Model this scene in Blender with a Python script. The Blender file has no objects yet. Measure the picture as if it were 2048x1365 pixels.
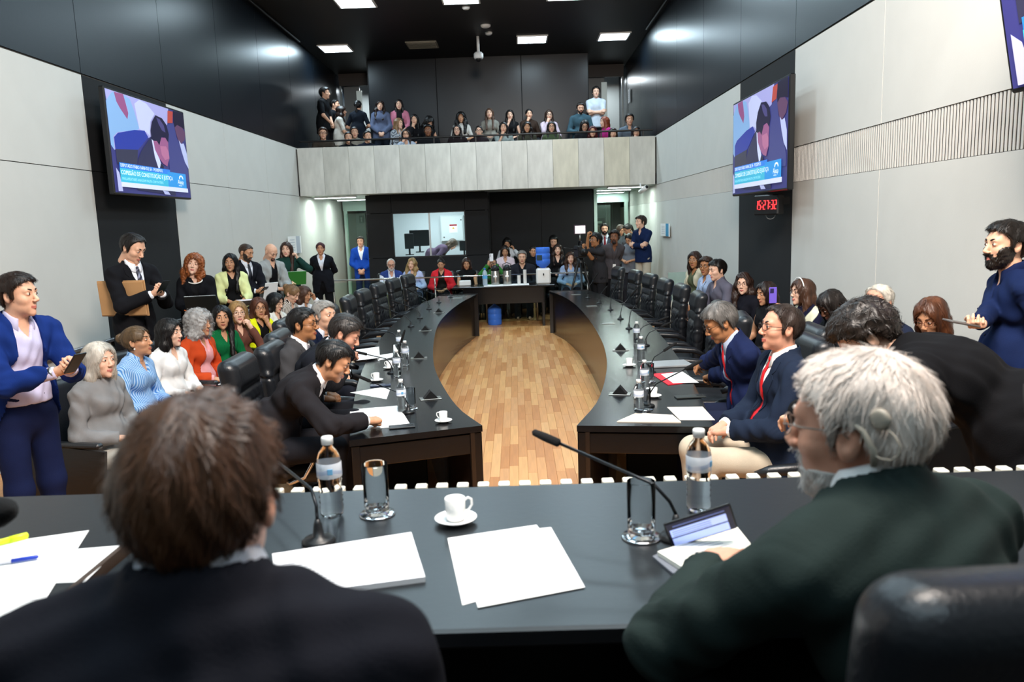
import bpy, math, random
import numpy as np
from mathutils import Vector, Matrix
random.seed(7); RNG=np.random.default_rng(7)
SC=bpy.context.scene; COL=SC.collection
PI=math.pi
# ---------------------------------------------------------------- camera
F=1550.0; CAMH=1.95; PITCH,ROLL,YAW=.1515,-.0338,-.0094
def cam_axes():
    cy,sy,cp,sp=math.cos(YAW),math.sin(YAW),math.cos(PITCH),math.sin(PITCH)
    w=np.array([sy*cp,cy*cp,-sp]); r=np.array([cy,-sy,0.]); u=np.cross(r,w)
    cr,sr=math.cos(ROLL),math.sin(ROLL)
    return r*cr+u*sr, u*cr-r*sr, w
AX=cam_axes()
def ray(px,py):
    r,u,w=AX; return (px-1024)/F*r-(py-682.5)/F*u+w
def atz(px,py,z):
    d=ray(px,py); return np.array([0,0,CAMH])+d*((z-CAMH)/d[2])
def aty(px,py,y):
    d=ray(px,py); return np.array([0,0,CAMH])+d*(y/d[1])
cd=bpy.data.cameras.new('camera'); cam=bpy.data.objects.new('camera',cd); COL.objects.link(cam)
cd.sensor_width=36; cd.sensor_fit='HORIZONTAL'; cd.lens=F/2048*36; cd.clip_start=.05; cd.clip_end=100
r,u,w=AX
cam.matrix_world=Matrix(((r[0],u[0],-w[0],0),(r[1],u[1],-w[1],0),(r[2],u[2],-w[2],CAMH),(0,0,0,1)))
cd.dof.use_dof=True; cd.dof.focus_distance=6.5; cd.dof.aperture_fstop=4.5
SC.camera=cam
# ---------------------------------------------------------------- world, exposure, lights
wd=bpy.data.worlds.new('world'); SC.world=wd; wd.use_nodes=True
wd.node_tree.nodes['Background'].inputs[0].default_value=(.75,.85,1,1)
wd.node_tree.nodes['Background'].inputs[1].default_value=.25
SC.view_settings.view_transform='Standard'; SC.view_settings.look='None'
SC.view_settings.exposure=-0.45; SC.view_settings.gamma=1.0; SC.view_settings.use_curve_mapping=False
D0=math.radians
def area(name,loc,sx,sy,power,col=(.88,.96,1),rot=(0,0,0),spread=180):
    l=bpy.data.lights.new(name,'AREA'); l.shape='RECTANGLE'; l.size=sx; l.size_y=sy; l.energy=power; l.color=col
    l.spread=math.radians(spread)
    o=bpy.data.objects.new(name,l); o.location=loc; o.rotation_euler=rot; COL.objects.link(o); return o
CEIL=5.81
LIGHTS=[(-3.76,17.5),(.48,17.3),(2.22,17.3)]+[(x,y) for y in (14.08,10.9,7.6,4.3,1.0,-1.2) for x in (-2.64,-.82,1.0)]  # last row, behind the camera, is added to brighten the near walls
for (x,y) in LIGHTS: area('ceiling_lamp_light',(x,y,CEIL-.02),.6,.6,(60 if y>3 else 45) if y<16 else 62,(.66,.88,1))
area('bounce_light',(.7,1.7,5.45),1.8,1.8,1250,(1,.88,.78),(D0(62),0,D0(-3)))
LOW=[(-3.85,16.9,.85,.12),(-3.75,18.6,.85,.12),(2.35,16.6,.75,.12),(2.25,17.9,.75,.12),(2.35,19.6,.7,.12)]
for i,(x,y,a,b) in enumerate(LOW): area('passage_lamp_light',(x,y,2.585),a,b,(34,24,30,16,10)[i],(.80,1,.92))
area('booth_lamp_light',(-1.8,17.8,2.55),1.2,.5,60,(.85,.95,1))
area('landing_lamp_light',(-3.9,20.9,5.5),.6,.4,55,(.85,.95,1))
area('landing_lamp_light',(2.4,20.9,5.5),.6,.4,55,(.85,.95,1))
# ---------------------------------------------------------------- materials
def S(h):
    h=h.lstrip('#'); c=[int(h[i:i+2],16)/255 for i in (0,2,4)]
    return tuple((x/12.92 if x<=.04045 else ((x+.055)/1.055)**2.4) for x in c)
_M={}
def mat(name,col,rough=.6,metal=0,bump=0,bscale=200,var=0,vscale=6,trans=0,ior=1.45,emit=0,coat=0,alpha=1,pattern=None,spec=.5,sheen=0,stretch=None):
    key=(name,col,rough,metal,bump,bscale,var,trans,emit,pattern,coat)
    if key in _M: return _M[key]
    m=bpy.data.materials.new(name); m.use_nodes=True; nt=m.node_tree; N=nt.nodes; L=nt.links
    b=N['Principled BSDF']; c=S(col) if isinstance(col,str) else col
    b.inputs['Base Color'].default_value=(*c,1); b.inputs['Roughness'].default_value=rough; b.inputs['Metallic'].default_value=metal
    b.inputs['IOR'].default_value=ior; b.inputs['Specular IOR Level'].default_value=spec
    if trans: b.inputs['Transmission Weight'].default_value=trans
    if coat: b.inputs['Coat Weight'].default_value=coat; b.inputs['Coat Roughness'].default_value=.08
    if sheen: b.inputs['Sheen Weight'].default_value=sheen
    if emit: b.inputs['Emission Color'].default_value=(*c,1); b.inputs['Emission Strength'].default_value=emit
    if alpha<1: b.inputs['Alpha'].default_value=alpha
    tc=None
    if bump or var or pattern:
        tc=N.new('ShaderNodeTexCoord'); mp=N.new('ShaderNodeMapping'); L.new(tc.outputs['Object'],mp.inputs[0])
        if stretch: mp.inputs['Scale'].default_value=stretch
    if var or pattern:
        src=None
        if pattern:
            kind,c2,sc,fac=pattern
            wv=N.new('ShaderNodeTexWave'); wv.wave_type='BANDS'; wv.bands_direction={'x':'X','z':'Z','d':'DIAGONAL'}[kind[0]]
            wv.inputs['Scale'].default_value=sc; wv.inputs['Distortion'].default_value=0 if len(kind)<2 else 4
            L.new(tc.outputs['Object'],wv.inputs[0])
            rp=N.new('ShaderNodeValToRGB'); rp.color_ramp.elements[0].position=fac; rp.color_ramp.elements[1].position=min(1,fac+.12)
            L.new(wv.outputs[1],rp.inputs[0])
            mx=N.new('ShaderNodeMix'); mx.data_type='RGBA'; L.new(rp.outputs[0],mx.inputs[0])
            mx.inputs[6].default_value=(*c,1); mx.inputs[7].default_value=(*S(c2),1); src=mx.outputs[2]
        if var:
            nz=N.new('ShaderNodeTexNoise'); nz.inputs['Scale'].default_value=vscale; nz.inputs['Detail'].default_value=5
            L.new(mp.outputs[0],nz.inputs[0])
            mr=N.new('ShaderNodeMapRange'); mr.inputs[1].default_value=.3; mr.inputs[2].default_value=.7; mr.inputs[3].default_value=1-var; mr.inputs[4].default_value=1+var
            L.new(nz.outputs[0],mr.inputs[0])
            mu=N.new('ShaderNodeMix'); mu.data_type='RGBA'; mu.blend_type='MULTIPLY'; mu.inputs[0].default_value=1
            if src: L.new(src,mu.inputs[6])
            else: mu.inputs[6].default_value=(*c,1)
            L.new(mr.outputs[0],mu.inputs[7]); src=mu.outputs[2]
        L.new(src,b.inputs['Base Color'])
        if emit: L.new(src,b.inputs['Emission Color'])
    if bump:
        nb=N.new('ShaderNodeTexNoise'); nb.inputs['Scale'].default_value=bscale; nb.inputs['Detail'].default_value=4
        L.new(mp.outputs[0],nb.inputs[0])
        bp=N.new('ShaderNodeBump'); bp.inputs['Strength'].default_value=bump; bp.inputs['Distance'].default_value=.004
        L.new(nb.outputs[0],bp.inputs['Height']); L.new(bp.outputs[0],b.inputs['Normal'])
    _M[key]=m; return m
def cloth(col,pattern=None,rough=.85): return mat('cloth',col,rough,bump=.25,bscale=260,var=.1,vscale=9,pattern=pattern,spec=.15)
def skinm(col): return mat('skin',col,.48,bump=.08,bscale=300,var=.09,vscale=28,spec=.4)
def hairm(col): return mat('hair',col,.42,var=.38,vscale=16,spec=.45,bump=.5,bscale=120,stretch=(1,1,.18))
LEATHER=mat('black leather','#191b1f',.33,bump=.25,bscale=130,var=.1)
BLACKWOOD=mat('black lacquered wood','#090a0d',.22,bump=.08,bscale=60,var=.2,vscale=12,spec=.5,stretch=(1,.15,1))
DAISWOOD=mat('satin black table top','#0c1014',.36,bump=.06,bscale=50,var=.15,vscale=10,spec=.85)
BLACKPANEL=mat('black wall panel','#0a1118',.33,bump=.05,bscale=40,var=.08,vscale=3,spec=.3)
BLACKMATT=mat('black felt panel','#0e0f12',.8,bump=.4,bscale=160,var=.15)
BLACKPL=mat('black plastic','#101113',.4); FOAM=mat('black foam','#0a0a0b',.95,bump=.6,bscale=300)
CHROME=mat('chrome','#d8dade',.12,1); STEEL=mat('brushed steel','#a9a59e',.32,1,bump=.1,bscale=80)
WHITEWALL=mat('off-white wall panel','#cbc9c3',.75,bump=.12,bscale=120,var=.02,vscale=3)
JOINT=mat('panel joint','#45423e',.9); PAPER=mat('white paper','#f3f3f2',.75,var=.02); CREAM=mat('cream paper','#e9dccb',.8,var=.04)
CERAMIC=mat('white ceramic','#eeeeec',.12,coat=.5); DARK=mat('near black','#060607',.7)
GLASS=mat('clear glass','#ffffff',.02,trans=1,ior=1.11); PLASTIC=mat('clear plastic bottle','#ffffff',.07,trans=1,ior=1.13)
WHITEPL=mat('white plastic','#e8e8e6',.4); LAMP=mat('lamp diffuser','#f2f8ff',.5,emit=9)
# ---------------------------------------------------------------- mesh helpers
class Geo:
    def __init__(s): s.v=[];s.f=[];s.m=[];s.n=0;s.sm=[]
    def add(s,V,Fs,m=0,smooth=True):
        V=np.asarray(V,dtype=np.float64).reshape(-1,3)
        if not isinstance(Fs,list): Fs=[Fs]
        for A in Fs:
            A=np.asarray(A)
            if A.size==0: continue
            s.f.append(A+s.n); s.m.append(np.full(len(A),m) if np.isscalar(m) else np.asarray(m)); s.sm.append(np.full(len(A),smooth))
        s.v.append(V); s.n+=len(V); return s
    def join(s,g,M=None,T=None,moff=0):
        V=np.concatenate(g.v) if g.v else np.zeros((0,3))
        if M is not None: V=V@np.asarray(M).T
        if T is not None: V=V+np.asarray(T)
        for A,m,q in zip(g.f,g.m,g.sm): s.f.append(A+s.n); s.m.append(m+moff); s.sm.append(q)
        s.v.append(V); s.n+=len(V); return s
    def mesh(s,name,mats):
        me=bpy.data.meshes.new(name)
        if not s.v: return me
        V=np.concatenate(s.v).astype(np.float32)
        me.vertices.add(len(V)); me.vertices.foreach_set('co',V.ravel())
        tot=np.concatenate([np.full(len(A),A.shape[1]) for A in s.f]).astype(np.int32)
        li=np.concatenate([A.ravel() for A in s.f]).astype(np.int32)
        me.loops.add(len(li)); me.loops.foreach_set('vertex_index',li)
        me.polygons.add(len(tot)); st=np.concatenate([[0],np.cumsum(tot)[:-1]]).astype(np.int32)
        me.polygons.foreach_set('loop_start',st)
        try: me.polygons.foreach_set('loop_total',tot)
        except Exception: pass
        for m in mats: me.materials.append(m)
        me.polygons.foreach_set('material_index',np.concatenate(s.m).astype(np.int32))
        me.polygons.foreach_set('use_smooth',np.concatenate(s.sm).astype(bool))
        me.update(calc_edges=True); return me
    # primitives
    def box(s,c,size,R=None,m=0,smooth=False):
        c=np.array(c,float); h=np.array(size,float)/2
        V=np.array([[x,y,z] for x in(-1,1) for y in(-1,1) for z in(-1,1)],float)*h
        if R is not None: V=V@np.asarray(R).T
        return s.add(V+c,np.array([[0,1,3,2],[4,6,7,5],[0,4,5,1],[2,3,7,6],[0,2,6,4],[1,5,7,3]]),m,smooth)
    def bbox(s,c,size,b=.01,R=None,m=0):   # box with chamfered edges
        c=np.array(c,float); h=np.array(size,float)/2; b=min(b,*(h*.95)); V=[]
        for x in(-1,1):
            for y in(-1,1):
                for z in(-1,1):
                    V+= [[x*h[0],y*(h[1]-b),z*(h[2]-b)],[x*(h[0]-b),y*h[1],z*(h[2]-b)],[x*(h[0]-b),y*(h[1]-b),z*h[2]]]
        V=np.array(V); I=lambda x,y,z,k:(((x>0)*4+(y>0)*2+(z>0))*3+k); Q=[];T=[]
        for sg in(-1,1):
            def o(q): return q if sg>0 else q[::-1]
            Q.append(o([I(sg,-1,-1,0),I(sg,1,-1,0),I(sg,1,1,0),I(sg,-1,1,0)]))
            Q.append(o([I(-1,sg,1,1),I(1,sg,1,1),I(1,sg,-1,1),I(-1,sg,-1,1)]))
            Q.append(o([I(-1,-1,sg,2),I(1,-1,sg,2),I(1,1,sg,2),I(-1,1,sg,2)]))
        for a in(-1,1):
            for e in(-1,1):
                Q.append([I(a,e,-1,0),I(a,e,1,0),I(a,e,1,1),I(a,e,-1,1)] if a*e<0 else [I(a,e,-1,0),I(a,e,-1,1),I(a,e,1,1),I(a,e,1,0)])
                Q.append([I(a,-1,e,0),I(a,-1,e,2),I(a,1,e,2),I(a,1,e,0)] if a*e<0 else [I(a,-1,e,0),I(a,1,e,0),I(a,1,e,2),I(a,-1,e,2)])
                Q.append([I(-1,a,e,1),I(-1,a,e,2),I(1,a,e,2),I(1,a,e,1)] if a*e>0 else [I(-1,a,e,1),I(1,a,e,1),I(1,a,e,2),I(-1,a,e,2)])
                for q in(-1,1):
                    t=[I(a,e,q,0),I(a,e,q,1),I(a,e,q,2)]; T.append(t if a*e*q>0 else t[::-1])
        if R is not None: V=V@np.asarray(R).T
        return s.add(V+c,[np.array(Q),np.array(T)],m,False)
    def lathe(s,prof,n=24,c=(0,0,0),R=None,m=0,smooth=True):
        prof=np.array(prof,float); a=np.linspace(0,2*PI,n,endpoint=False)
        V=np.stack([np.outer(prof[:,0],np.cos(a)),np.outer(prof[:,0],np.sin(a)),np.repeat(prof[:,1:2],n,1)],-1).reshape(-1,3)
        k=len(prof); i=np.arange(k-1)[:,None]*n; j=np.arange(n)[None]; j2=(j+1)%n
        Fq=np.stack([i+j,i+j2,i+n+j2,i+n+j],-1).reshape(-1,4)
        if R is not None: V=V@np.asarray(R).T
        return s.add(V+np.array(c,float),Fq,m,smooth)
    def tube(s,pts,r,n=8,m=0,caps=True,flat=None):
        P=np.array(pts,float); k=len(P); r=np.broadcast_to(np.array(r,float),(k,))
        T=np.gradient(P,axis=0); T/=np.linalg.norm(T,axis=1)[:,None]+1e-12
        a=np.array([0,0,1.]) if abs(T[0,2])<.9 else np.array([1.,0,0])
        U=np.cross(T[0],a); U/=np.linalg.norm(U); V=[]
        an=np.linspace(0,2*PI,n,endpoint=False)
        for i in range(k):
            U=U-T[i]*(U@T[i]); U/=np.linalg.norm(U)+1e-12; W=np.cross(T[i],U)
            V.append(P[i]+r[i]*(np.cos(an)[:,None]*U+np.sin(an)[:,None]*W))
        V=np.concatenate(V); i=np.arange(k-1)[:,None]*n; j=np.arange(n)[None]; j2=(j+1)%n
        Fs=[np.stack([i+j,i+j2,i+n+j2,i+n+j],-1).reshape(-1,4)]
        if caps: Fs+= [np.arange(n)[::-1][None],(np.arange(n)+(k-1)*n)[None]]
        return s.add(V,Fs,m,True)
    def cyl(s,a,b,r,n=16,m=0,r2=None): return s.tube([a,b],[r,r if r2 is None else r2],n,m)
    def prism(s,poly,z0,z1,m=0,R=None,c=(0,0,0)):  # convex or simple polygon extruded
        P=np.array(poly,float); n=len(P)
        V=np.concatenate([np.c_[P,np.full(n,z0)],np.c_[P,np.full(n,z1)]])
        j=np.arange(n); j2=(j+1)%n
        if R is not None: V=V@np.asarray(R).T
        return s.add(V+np.array(c,float),[np.arange(n)[::-1][None],(np.arange(n)+n)[None],np.stack([j,j2,j2+n,j+n],-1)],m,False)
    def ball(s,c,r,n=12,m=0,R=None):
        t=np.linspace(0,PI,n//2+2); pr=np.c_[np.sin(t),-np.cos(t)]; r=np.broadcast_to(np.array(r,float),(3,))
        g=Geo().lathe(pr,n); M=np.diag(r)
        if R is not None: M=np.asarray(R)@M
        return s.join(g,M,c,m)
def Rz(a): c,s_=math.cos(a),math.sin(a); return np.array([[c,-s_,0],[s_,c,0],[0,0,1.]])
def Rx(a): c,s_=math.cos(a),math.sin(a); return np.array([[1.,0,0],[0,c,-s_],[0,s_,c]])
def Ry(a): c,s_=math.cos(a),math.sin(a); return np.array([[c,0,s_],[0,1.,0],[-s_,0,c]])
def D(a): return math.radians(a)
def link(name,me,parent=None,loc=None,R=None,label=None,cat=None,group=None,kind=None):
    o=bpy.data.objects.new(name,me); COL.objects.link(o)
    if parent is not None: o.parent=parent
    if R is not None:
        M=Matrix([list(x) for x in np.asarray(R)]).to_4x4()
        if loc is not None: M.translation=Vector([float(q) for q in loc])
        o.matrix_local=M
    elif loc is not None: o.location=[float(q) for q in loc]
    if label: o['label']=label
    if cat: o['category']=cat
    if group: o['group']=group
    if kind: o['kind']=kind
    return o
def empty(name,loc,R=None,label=None,cat=None,group=None,kind=None): return link(name,None,None,loc,R,label,cat,group,kind)
def tree(o,parent=None):
    c=o.copy(); COL.objects.link(c); c.parent=parent
    for ch in list(o.children): tree(ch,c)
    return c
def relabel(o,label,loc,R=None):
    o['label']=label
    M=(Matrix([list(x) for x in np.asarray(R)]).to_4x4() if R is not None else Matrix.Identity(4)); M.translation=Vector([float(q) for q in loc]); o.matrix_local=M
    return o
_F={}
def text_geo(txt,size,m=0,extrude=0.0,align='LEFT'):
    cu=bpy.data.curves.new('t','FONT'); cu.body=txt; cu.size=size; cu.align_x=align; cu.extrude=extrude; cu.resolution_u=2
    ob=bpy.data.objects.new('t',cu); COL.objects.link(ob)
    dg=bpy.context.evaluated_depsgraph_get(); me=bpy.data.meshes.new_from_object(ob.evaluated_get(dg))
    g=Geo(); V=np.zeros(len(me.vertices)*3,np.float32); me.vertices.foreach_get('co',V); V=V.reshape(-1,3)
    by={}
    for p in me.polygons: by.setdefault(len(p.vertices),[]).append(list(p.vertices))
    g.add(V,[np.array(a) for a in by.values()],m,False)
    bpy.data.objects.remove(ob); bpy.data.curves.remove(cu); bpy.data.meshes.remove(me)
    return g
# ---------------------------------------------------------------- signed-distance modelling (one continuous surface per body or garment)
def n3(v):
    v=np.asarray(v,float); return v/(np.linalg.norm(v)+1e-12)
def cap(a,b,ra,rb=None,n=None,q=1.0): return ('c',np.array(a,float),np.array(b,float),ra,ra if rb is None else rb,n,q)
def ell(c,r,R=None): return ('e',np.array(c,float),np.array(r,float),R)
def rbx(c,h,rad,R=None): return ('b',np.array(c,float),np.array(h,float),rad,R)
def pbox(p):
    if p[0]=='c': r=max(p[3],p[4])*(1.0); return np.minimum(p[1],p[2])-r, np.maximum(p[1],p[2])+r
    if p[0]=='e': r=p[2] if p[3] is None else np.full(3,max(p[2])); return p[1]-r,p[1]+r
    r=p[2] if p[4] is None else np.full(3,np.linalg.norm(p[2])); return p[1]-r,p[1]+r
def pdist(p,X,Y,Z):
    if p[0]=='c':
        _,a,b,ra,rb,n,q=p; px,py,pz=X-a[0],Y-a[1],Z-a[2]; ba=b-a; bx,by,bz=ba
        if n is not None:
            # squash: cross-section thinner along n
            n=n3(n); dn=(px*n[0]+py*n[1]+pz*n[2])*(q-1); bn=(ba@n)*(q-1)
            px=px+dn*n[0];py=py+dn*n[1];pz=pz+dn*n[2]; bx,by,bz=ba+bn*n
        L=bx*bx+by*by+bz*bz+1e-12
        t=np.clip((px*bx+py*by+pz*bz)/L,0,1)
        return np.sqrt((px-t*bx)**2+(py-t*by)**2+(pz-t*bz)**2)-(ra+(rb-ra)*t)
    if p[0]=='e':
        _,c,r,R=p; px,py,pz=X-c[0],Y-c[1],Z-c[2]
        if R is not None:
            R=np.asarray(R); px,py,pz=(R[0,0]*px+R[0,1]*py+R[0,2]*pz),(R[1,0]*px+R[1,1]*py+R[1,2]*pz),(R[2,0]*px+R[2,1]*py+R[2,2]*pz)
        k0=np.sqrt((px/r[0])**2+(py/r[1])**2+(pz/r[2])**2); k1=np.sqrt((px/r[0]**2)**2+(py/r[1]**2)**2+(pz/r[2]**2)**2)+1e-9
        return k0*(k0-1)/k1
    _,c,h,rad,R=p; px,py,pz=X-c[0],Y-c[1],Z-c[2]
    if R is not None:
        R=np.asarray(R); px,py,pz=(R[0,0]*px+R[0,1]*py+R[0,2]*pz),(R[1,0]*px+R[1,1]*py+R[1,2]*pz),(R[2,0]*px+R[2,1]*py+R[2,2]*pz)
    qx,qy,qz=np.abs(px)-h[0]+rad,np.abs(py)-h[1]+rad,np.abs(pz)-h[2]+rad
    return np.sqrt(np.maximum(qx,0)**2+np.maximum(qy,0)**2+np.maximum(qz,0)**2)+np.minimum(np.maximum(qx,np.maximum(qy,qz)),0)-rad
class Vol:
    def __init__(s,lo,hi,h):
        lo=np.array(lo,float);hi=np.array(hi,float); s.h=h; s.o=lo; n=np.ceil((hi-lo)/h).astype(int)+1; s.n=n
        s.v=np.full(n,1.0,np.float32)
        s.x=(lo[0]+h*np.arange(n[0])).astype(np.float32)[:,None,None]; s.y=(lo[1]+h*np.arange(n[1])).astype(np.float32)[None,:,None]; s.z=(lo[2]+h*np.arange(n[2])).astype(np.float32)[None,None,:]
    def sl(s,lo,hi):
        a=np.clip(np.floor((lo-s.o)/s.h).astype(int),0,s.n-1); b=np.clip(np.ceil((hi-s.o)/s.h).astype(int)+1,1,s.n)
        return a,b
    def region(s,lo,hi):
        a,b=s.sl(np.array(lo),np.array(hi)); b=np.maximum(b,a+1)
        return (slice(a[0],b[0]),slice(a[1],b[1]),slice(a[2],b[2])),s.x[a[0]:b[0]],s.y[:,a[1]:b[1]],s.z[:,:,a[2]:b[2]]
    def add(s,prims,k=.01,sub=False):
        if isinstance(prims,tuple): prims=[prims]
        for p in prims:
            lo,hi=pbox(p); pad=k+2*s.h; q,X,Y,Z=s.region(lo-pad,hi+pad); d=pdist(p,X,Y,Z).astype(np.float32); v=s.v[q]
            if sub:
                d=-d; h=np.maximum(k-np.abs(v-d),0)/max(k,1e-6); s.v[q]=np.maximum(v,d)+h*h*k*.25
            else:
                h=np.maximum(k-np.abs(v-d),0)/max(k,1e-6); s.v[q]=np.minimum(v,d)-h*h*k*.25
        return s
    def disp(s,fn): s.v=(s.v+fn(s.x,s.y,s.z)).astype(np.float32); return s
    def cut(s,fn): s.v=np.maximum(s.v,fn(s.x,s.y,s.z)).astype(np.float32); return s
    def samp(s,P):
        i=np.clip(np.rint((P-s.o)/s.h).astype(int),0,s.n-1); return s.v[i[...,0],i[...,1],i[...,2]]
    def tri(s,P):
        g=np.clip((P-s.o)/s.h,0,s.n-1.001); i=g.astype(int); f=g-i; r=0
        for a in(0,1):
            for b in(0,1):
                for c in(0,1):
                    r=r+s.v[i[...,0]+a,i[...,1]+b,i[...,2]+c]*np.where(a,f[...,0],1-f[...,0])*np.where(b,f[...,1],1-f[...,1])*np.where(c,f[...,2],1-f[...,2])
        return r
    def grad(s,P):
        e=s.h*1.2; g=np.stack([s.tri(P+np.array(d)*e)-s.tri(P-np.array(d)*e) for d in((1,0,0),(0,1,0),(0,0,1))],-1)
        return g/(np.linalg.norm(g,axis=-1,keepdims=True)+1e-9)
    def surf(s,p,d,start=.25):   # march from p+start*d back to p until inside
        ts=np.arange(start,-.02,-.003); P=np.asarray(p)[None]+ts[:,None]*np.asarray(d)[None]; v=s.tri(P)
        k=np.nonzero(v<0)[0]
        return P[k[0]] if len(k) else np.asarray(p)
    def mesh(s):
        v=s.v; v[0]=v[-1]=1; v[:,0]=v[:,-1]=1; v[:,:,0]=v[:,:,-1]=1
        ins=v<0; nx,ny,nz=v.shape; cn=np.array([nx-1,ny-1,nz-1]); st=np.array([cn[1]*cn[2],cn[2],1])
        cells=[];pos=[];quads=[]
        for ax in range(3):
            A=[slice(None)]*3;B=[slice(None)]*3; A[ax]=slice(0,-1);B[ax]=slice(1,None)
            ia=ins[tuple(A)];ib=ins[tuple(B)]; E=np.argwhere(ia!=ib)
            if len(E)==0: continue
            E2=E.copy();E2[:,ax]+=1
            va=v[E[:,0],E[:,1],E[:,2]];vb=v[E2[:,0],E2[:,1],E2[:,2]]; t=va/(va-vb)
            P=E.astype(np.float64);P[:,ax]+=t
            b,c=(ax+1)%3,(ax+2)%3; idx=[]
            for (db,dc) in((0,0),(-1,0),(-1,-1),(0,-1)):
                Q=E.copy();Q[:,b]+=db;Q[:,c]+=dc; idx.append(Q@st)
            idx=np.stack(idx,1); inside=va<0
            q=np.where(inside[:,None],idx,idx[:,::-1]); quads.append(q)
            for k in range(4): cells.append(idx[:,k]);pos.append(P)
        if not cells: return np.zeros((0,3)),np.zeros((0,4),int)
        cells=np.concatenate(cells);pos=np.concatenate(pos);quads=np.concatenate(quads)
        u,inv=np.unique(cells,return_inverse=True); cnt=np.bincount(inv)
        V=np.stack([np.bincount(inv,pos[:,k])/cnt for k in range(3)],1)*s.h+s.o
        qi=np.searchsorted(u,quads); return V,qi
def vol_for(prims,h,pad=.03):
    lo=np.min([pbox(p)[0] for p in prims],0)-pad; hi=np.max([pbox(p)[1] for p in prims],0)+pad
    return Vol(lo,hi,h)
# ---------------------------------------------------------------- head template
def head_prims(fem):
    j=.88 if fem else 1
    return [(ell((0,-.018,.028),(.074,.093,.088)),.03),(ell((0,.02,.042),(.061,.06,.056)),.03),(ell((0,.027,-.03),(.057,.06,.078)),.03),
     (ell((0,.028,-.068),(.047*j,.052,.036)),.03),(ell((0,.072,-.100),(.018*j,.015,.015)),.025),
     (ell((.038,.052,-.022),(.025,.028,.024)),.02),(ell((-.038,.052,-.022),(.025,.028,.024)),.02),
     (cap((-.036,.074,.028),(.036,.074,.028),.010 if fem else .013),.02),
     (cap((0,.086,.014),(0,.107 if not fem else .103,-.024),.007,.0118),.012),(ell((.0115,.099,-.030),(.0085,.010,.007)),.006),(ell((-.0115,.099,-.030),(.0085,.010,.007)),.006)]
_HT={}
def head_geo(fem,hi):
    key=(fem,hi)
    if key in _HT: return _HT[key]
    h=.0034 if hi else .0075
    V=Vol((-.105,-.13,-.16),(.105,.135,.135),h)
    for p,k in head_prims(fem): V.add(p,k)
    for s in(-1,1): V.add(ell((s*.033,.098,.010),(.020,.016,.0125)),.012,sub=True)
    for s in(-1,1):
        V.add(ell((s*.031,.0755,.010),(.0155,.0135,.0125)),.004)
        V.add(ell((s*.0775,-.010,-.004),(.0085,.019,.031),Rx(D(-12))),.008); V.add(ell((s*.086,-.006,.002),(.007,.010,.017)),.005,sub=True)
    V.add([cap((-.020,.080,-.0605),(0,.0925,-.058),.0035,.0050),cap((.020,.080,-.0605),(0,.0925,-.058),.0035,.0050),cap((-.016,.080,-.067),(0,.0905,-.0690),.004,.0060),cap((.016,.080,-.067),(0,.0905,-.0690),.004,.0060)],.004)
    V.add(cap((0,-.018,-.05),(0,-.035,-.14),.046 if fem else .053),.03)
    P,Q=V.mesh(); g=Geo(); c=P[Q].mean(1)
    lip=(np.abs(c[:,0])<.0225)&(c[:,2]>-.0745+.2*np.abs(c[:,0]))&(c[:,2]<-.0535-.12*np.abs(c[:,0]))&(c[:,1]>.078)
    g.add(P,Q,np.where(lip,1,0))
    for s in(-1,1):
        g.ball((s*.031,.0785,.0095),(.0138,.0125,.0066),10,3)
        g.ball((s*.031,.0870,.0098),(.0066,.0048,.0064),8,4)
        pts=[(s*(.014+.034*t),.0905-.016*t*t,.0305+.006*math.sin(t*2.4)) for t in np.linspace(0,1,6)]
        g.tube(pts,[.0036,.0048,.0048,.0042,.0034,.002],5,2)
        if hi: g.tube([(s*(.019+.024*t),.0895-.012*(t-.4)**2*4-.004*t,.0155+.0035*math.sin(t*PI)) for t in np.linspace(0,1,6)],.0012,4,2)
    _HT[key]=g; return g
def scalp(V):
    for p,k in head_prims(False)[:3]: V.add(p,k)
ZL={'male':([-.13,-.05,-.040,-.036,.004,.010,.022,.027,.05,.07,.1],[-.085,-.075,-.05,.022,.024,-.012,-.014,.036,.068,.080,.094]),
    'recede':([-.13,-.05,-.040,-.036,.004,.010,.022,.027,.045,.06,.1],[-.085,-.075,-.05,.022,.024,-.012,-.014,.035,.075,.098,.12]),
    'fringe':([-.13,-.05,-.040,-.036,.004,.010,.022,.027,.05,.1],[-.08,-.07,-.05,.018,.02,-.01,-.012,.04,.2,.2])}
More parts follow.
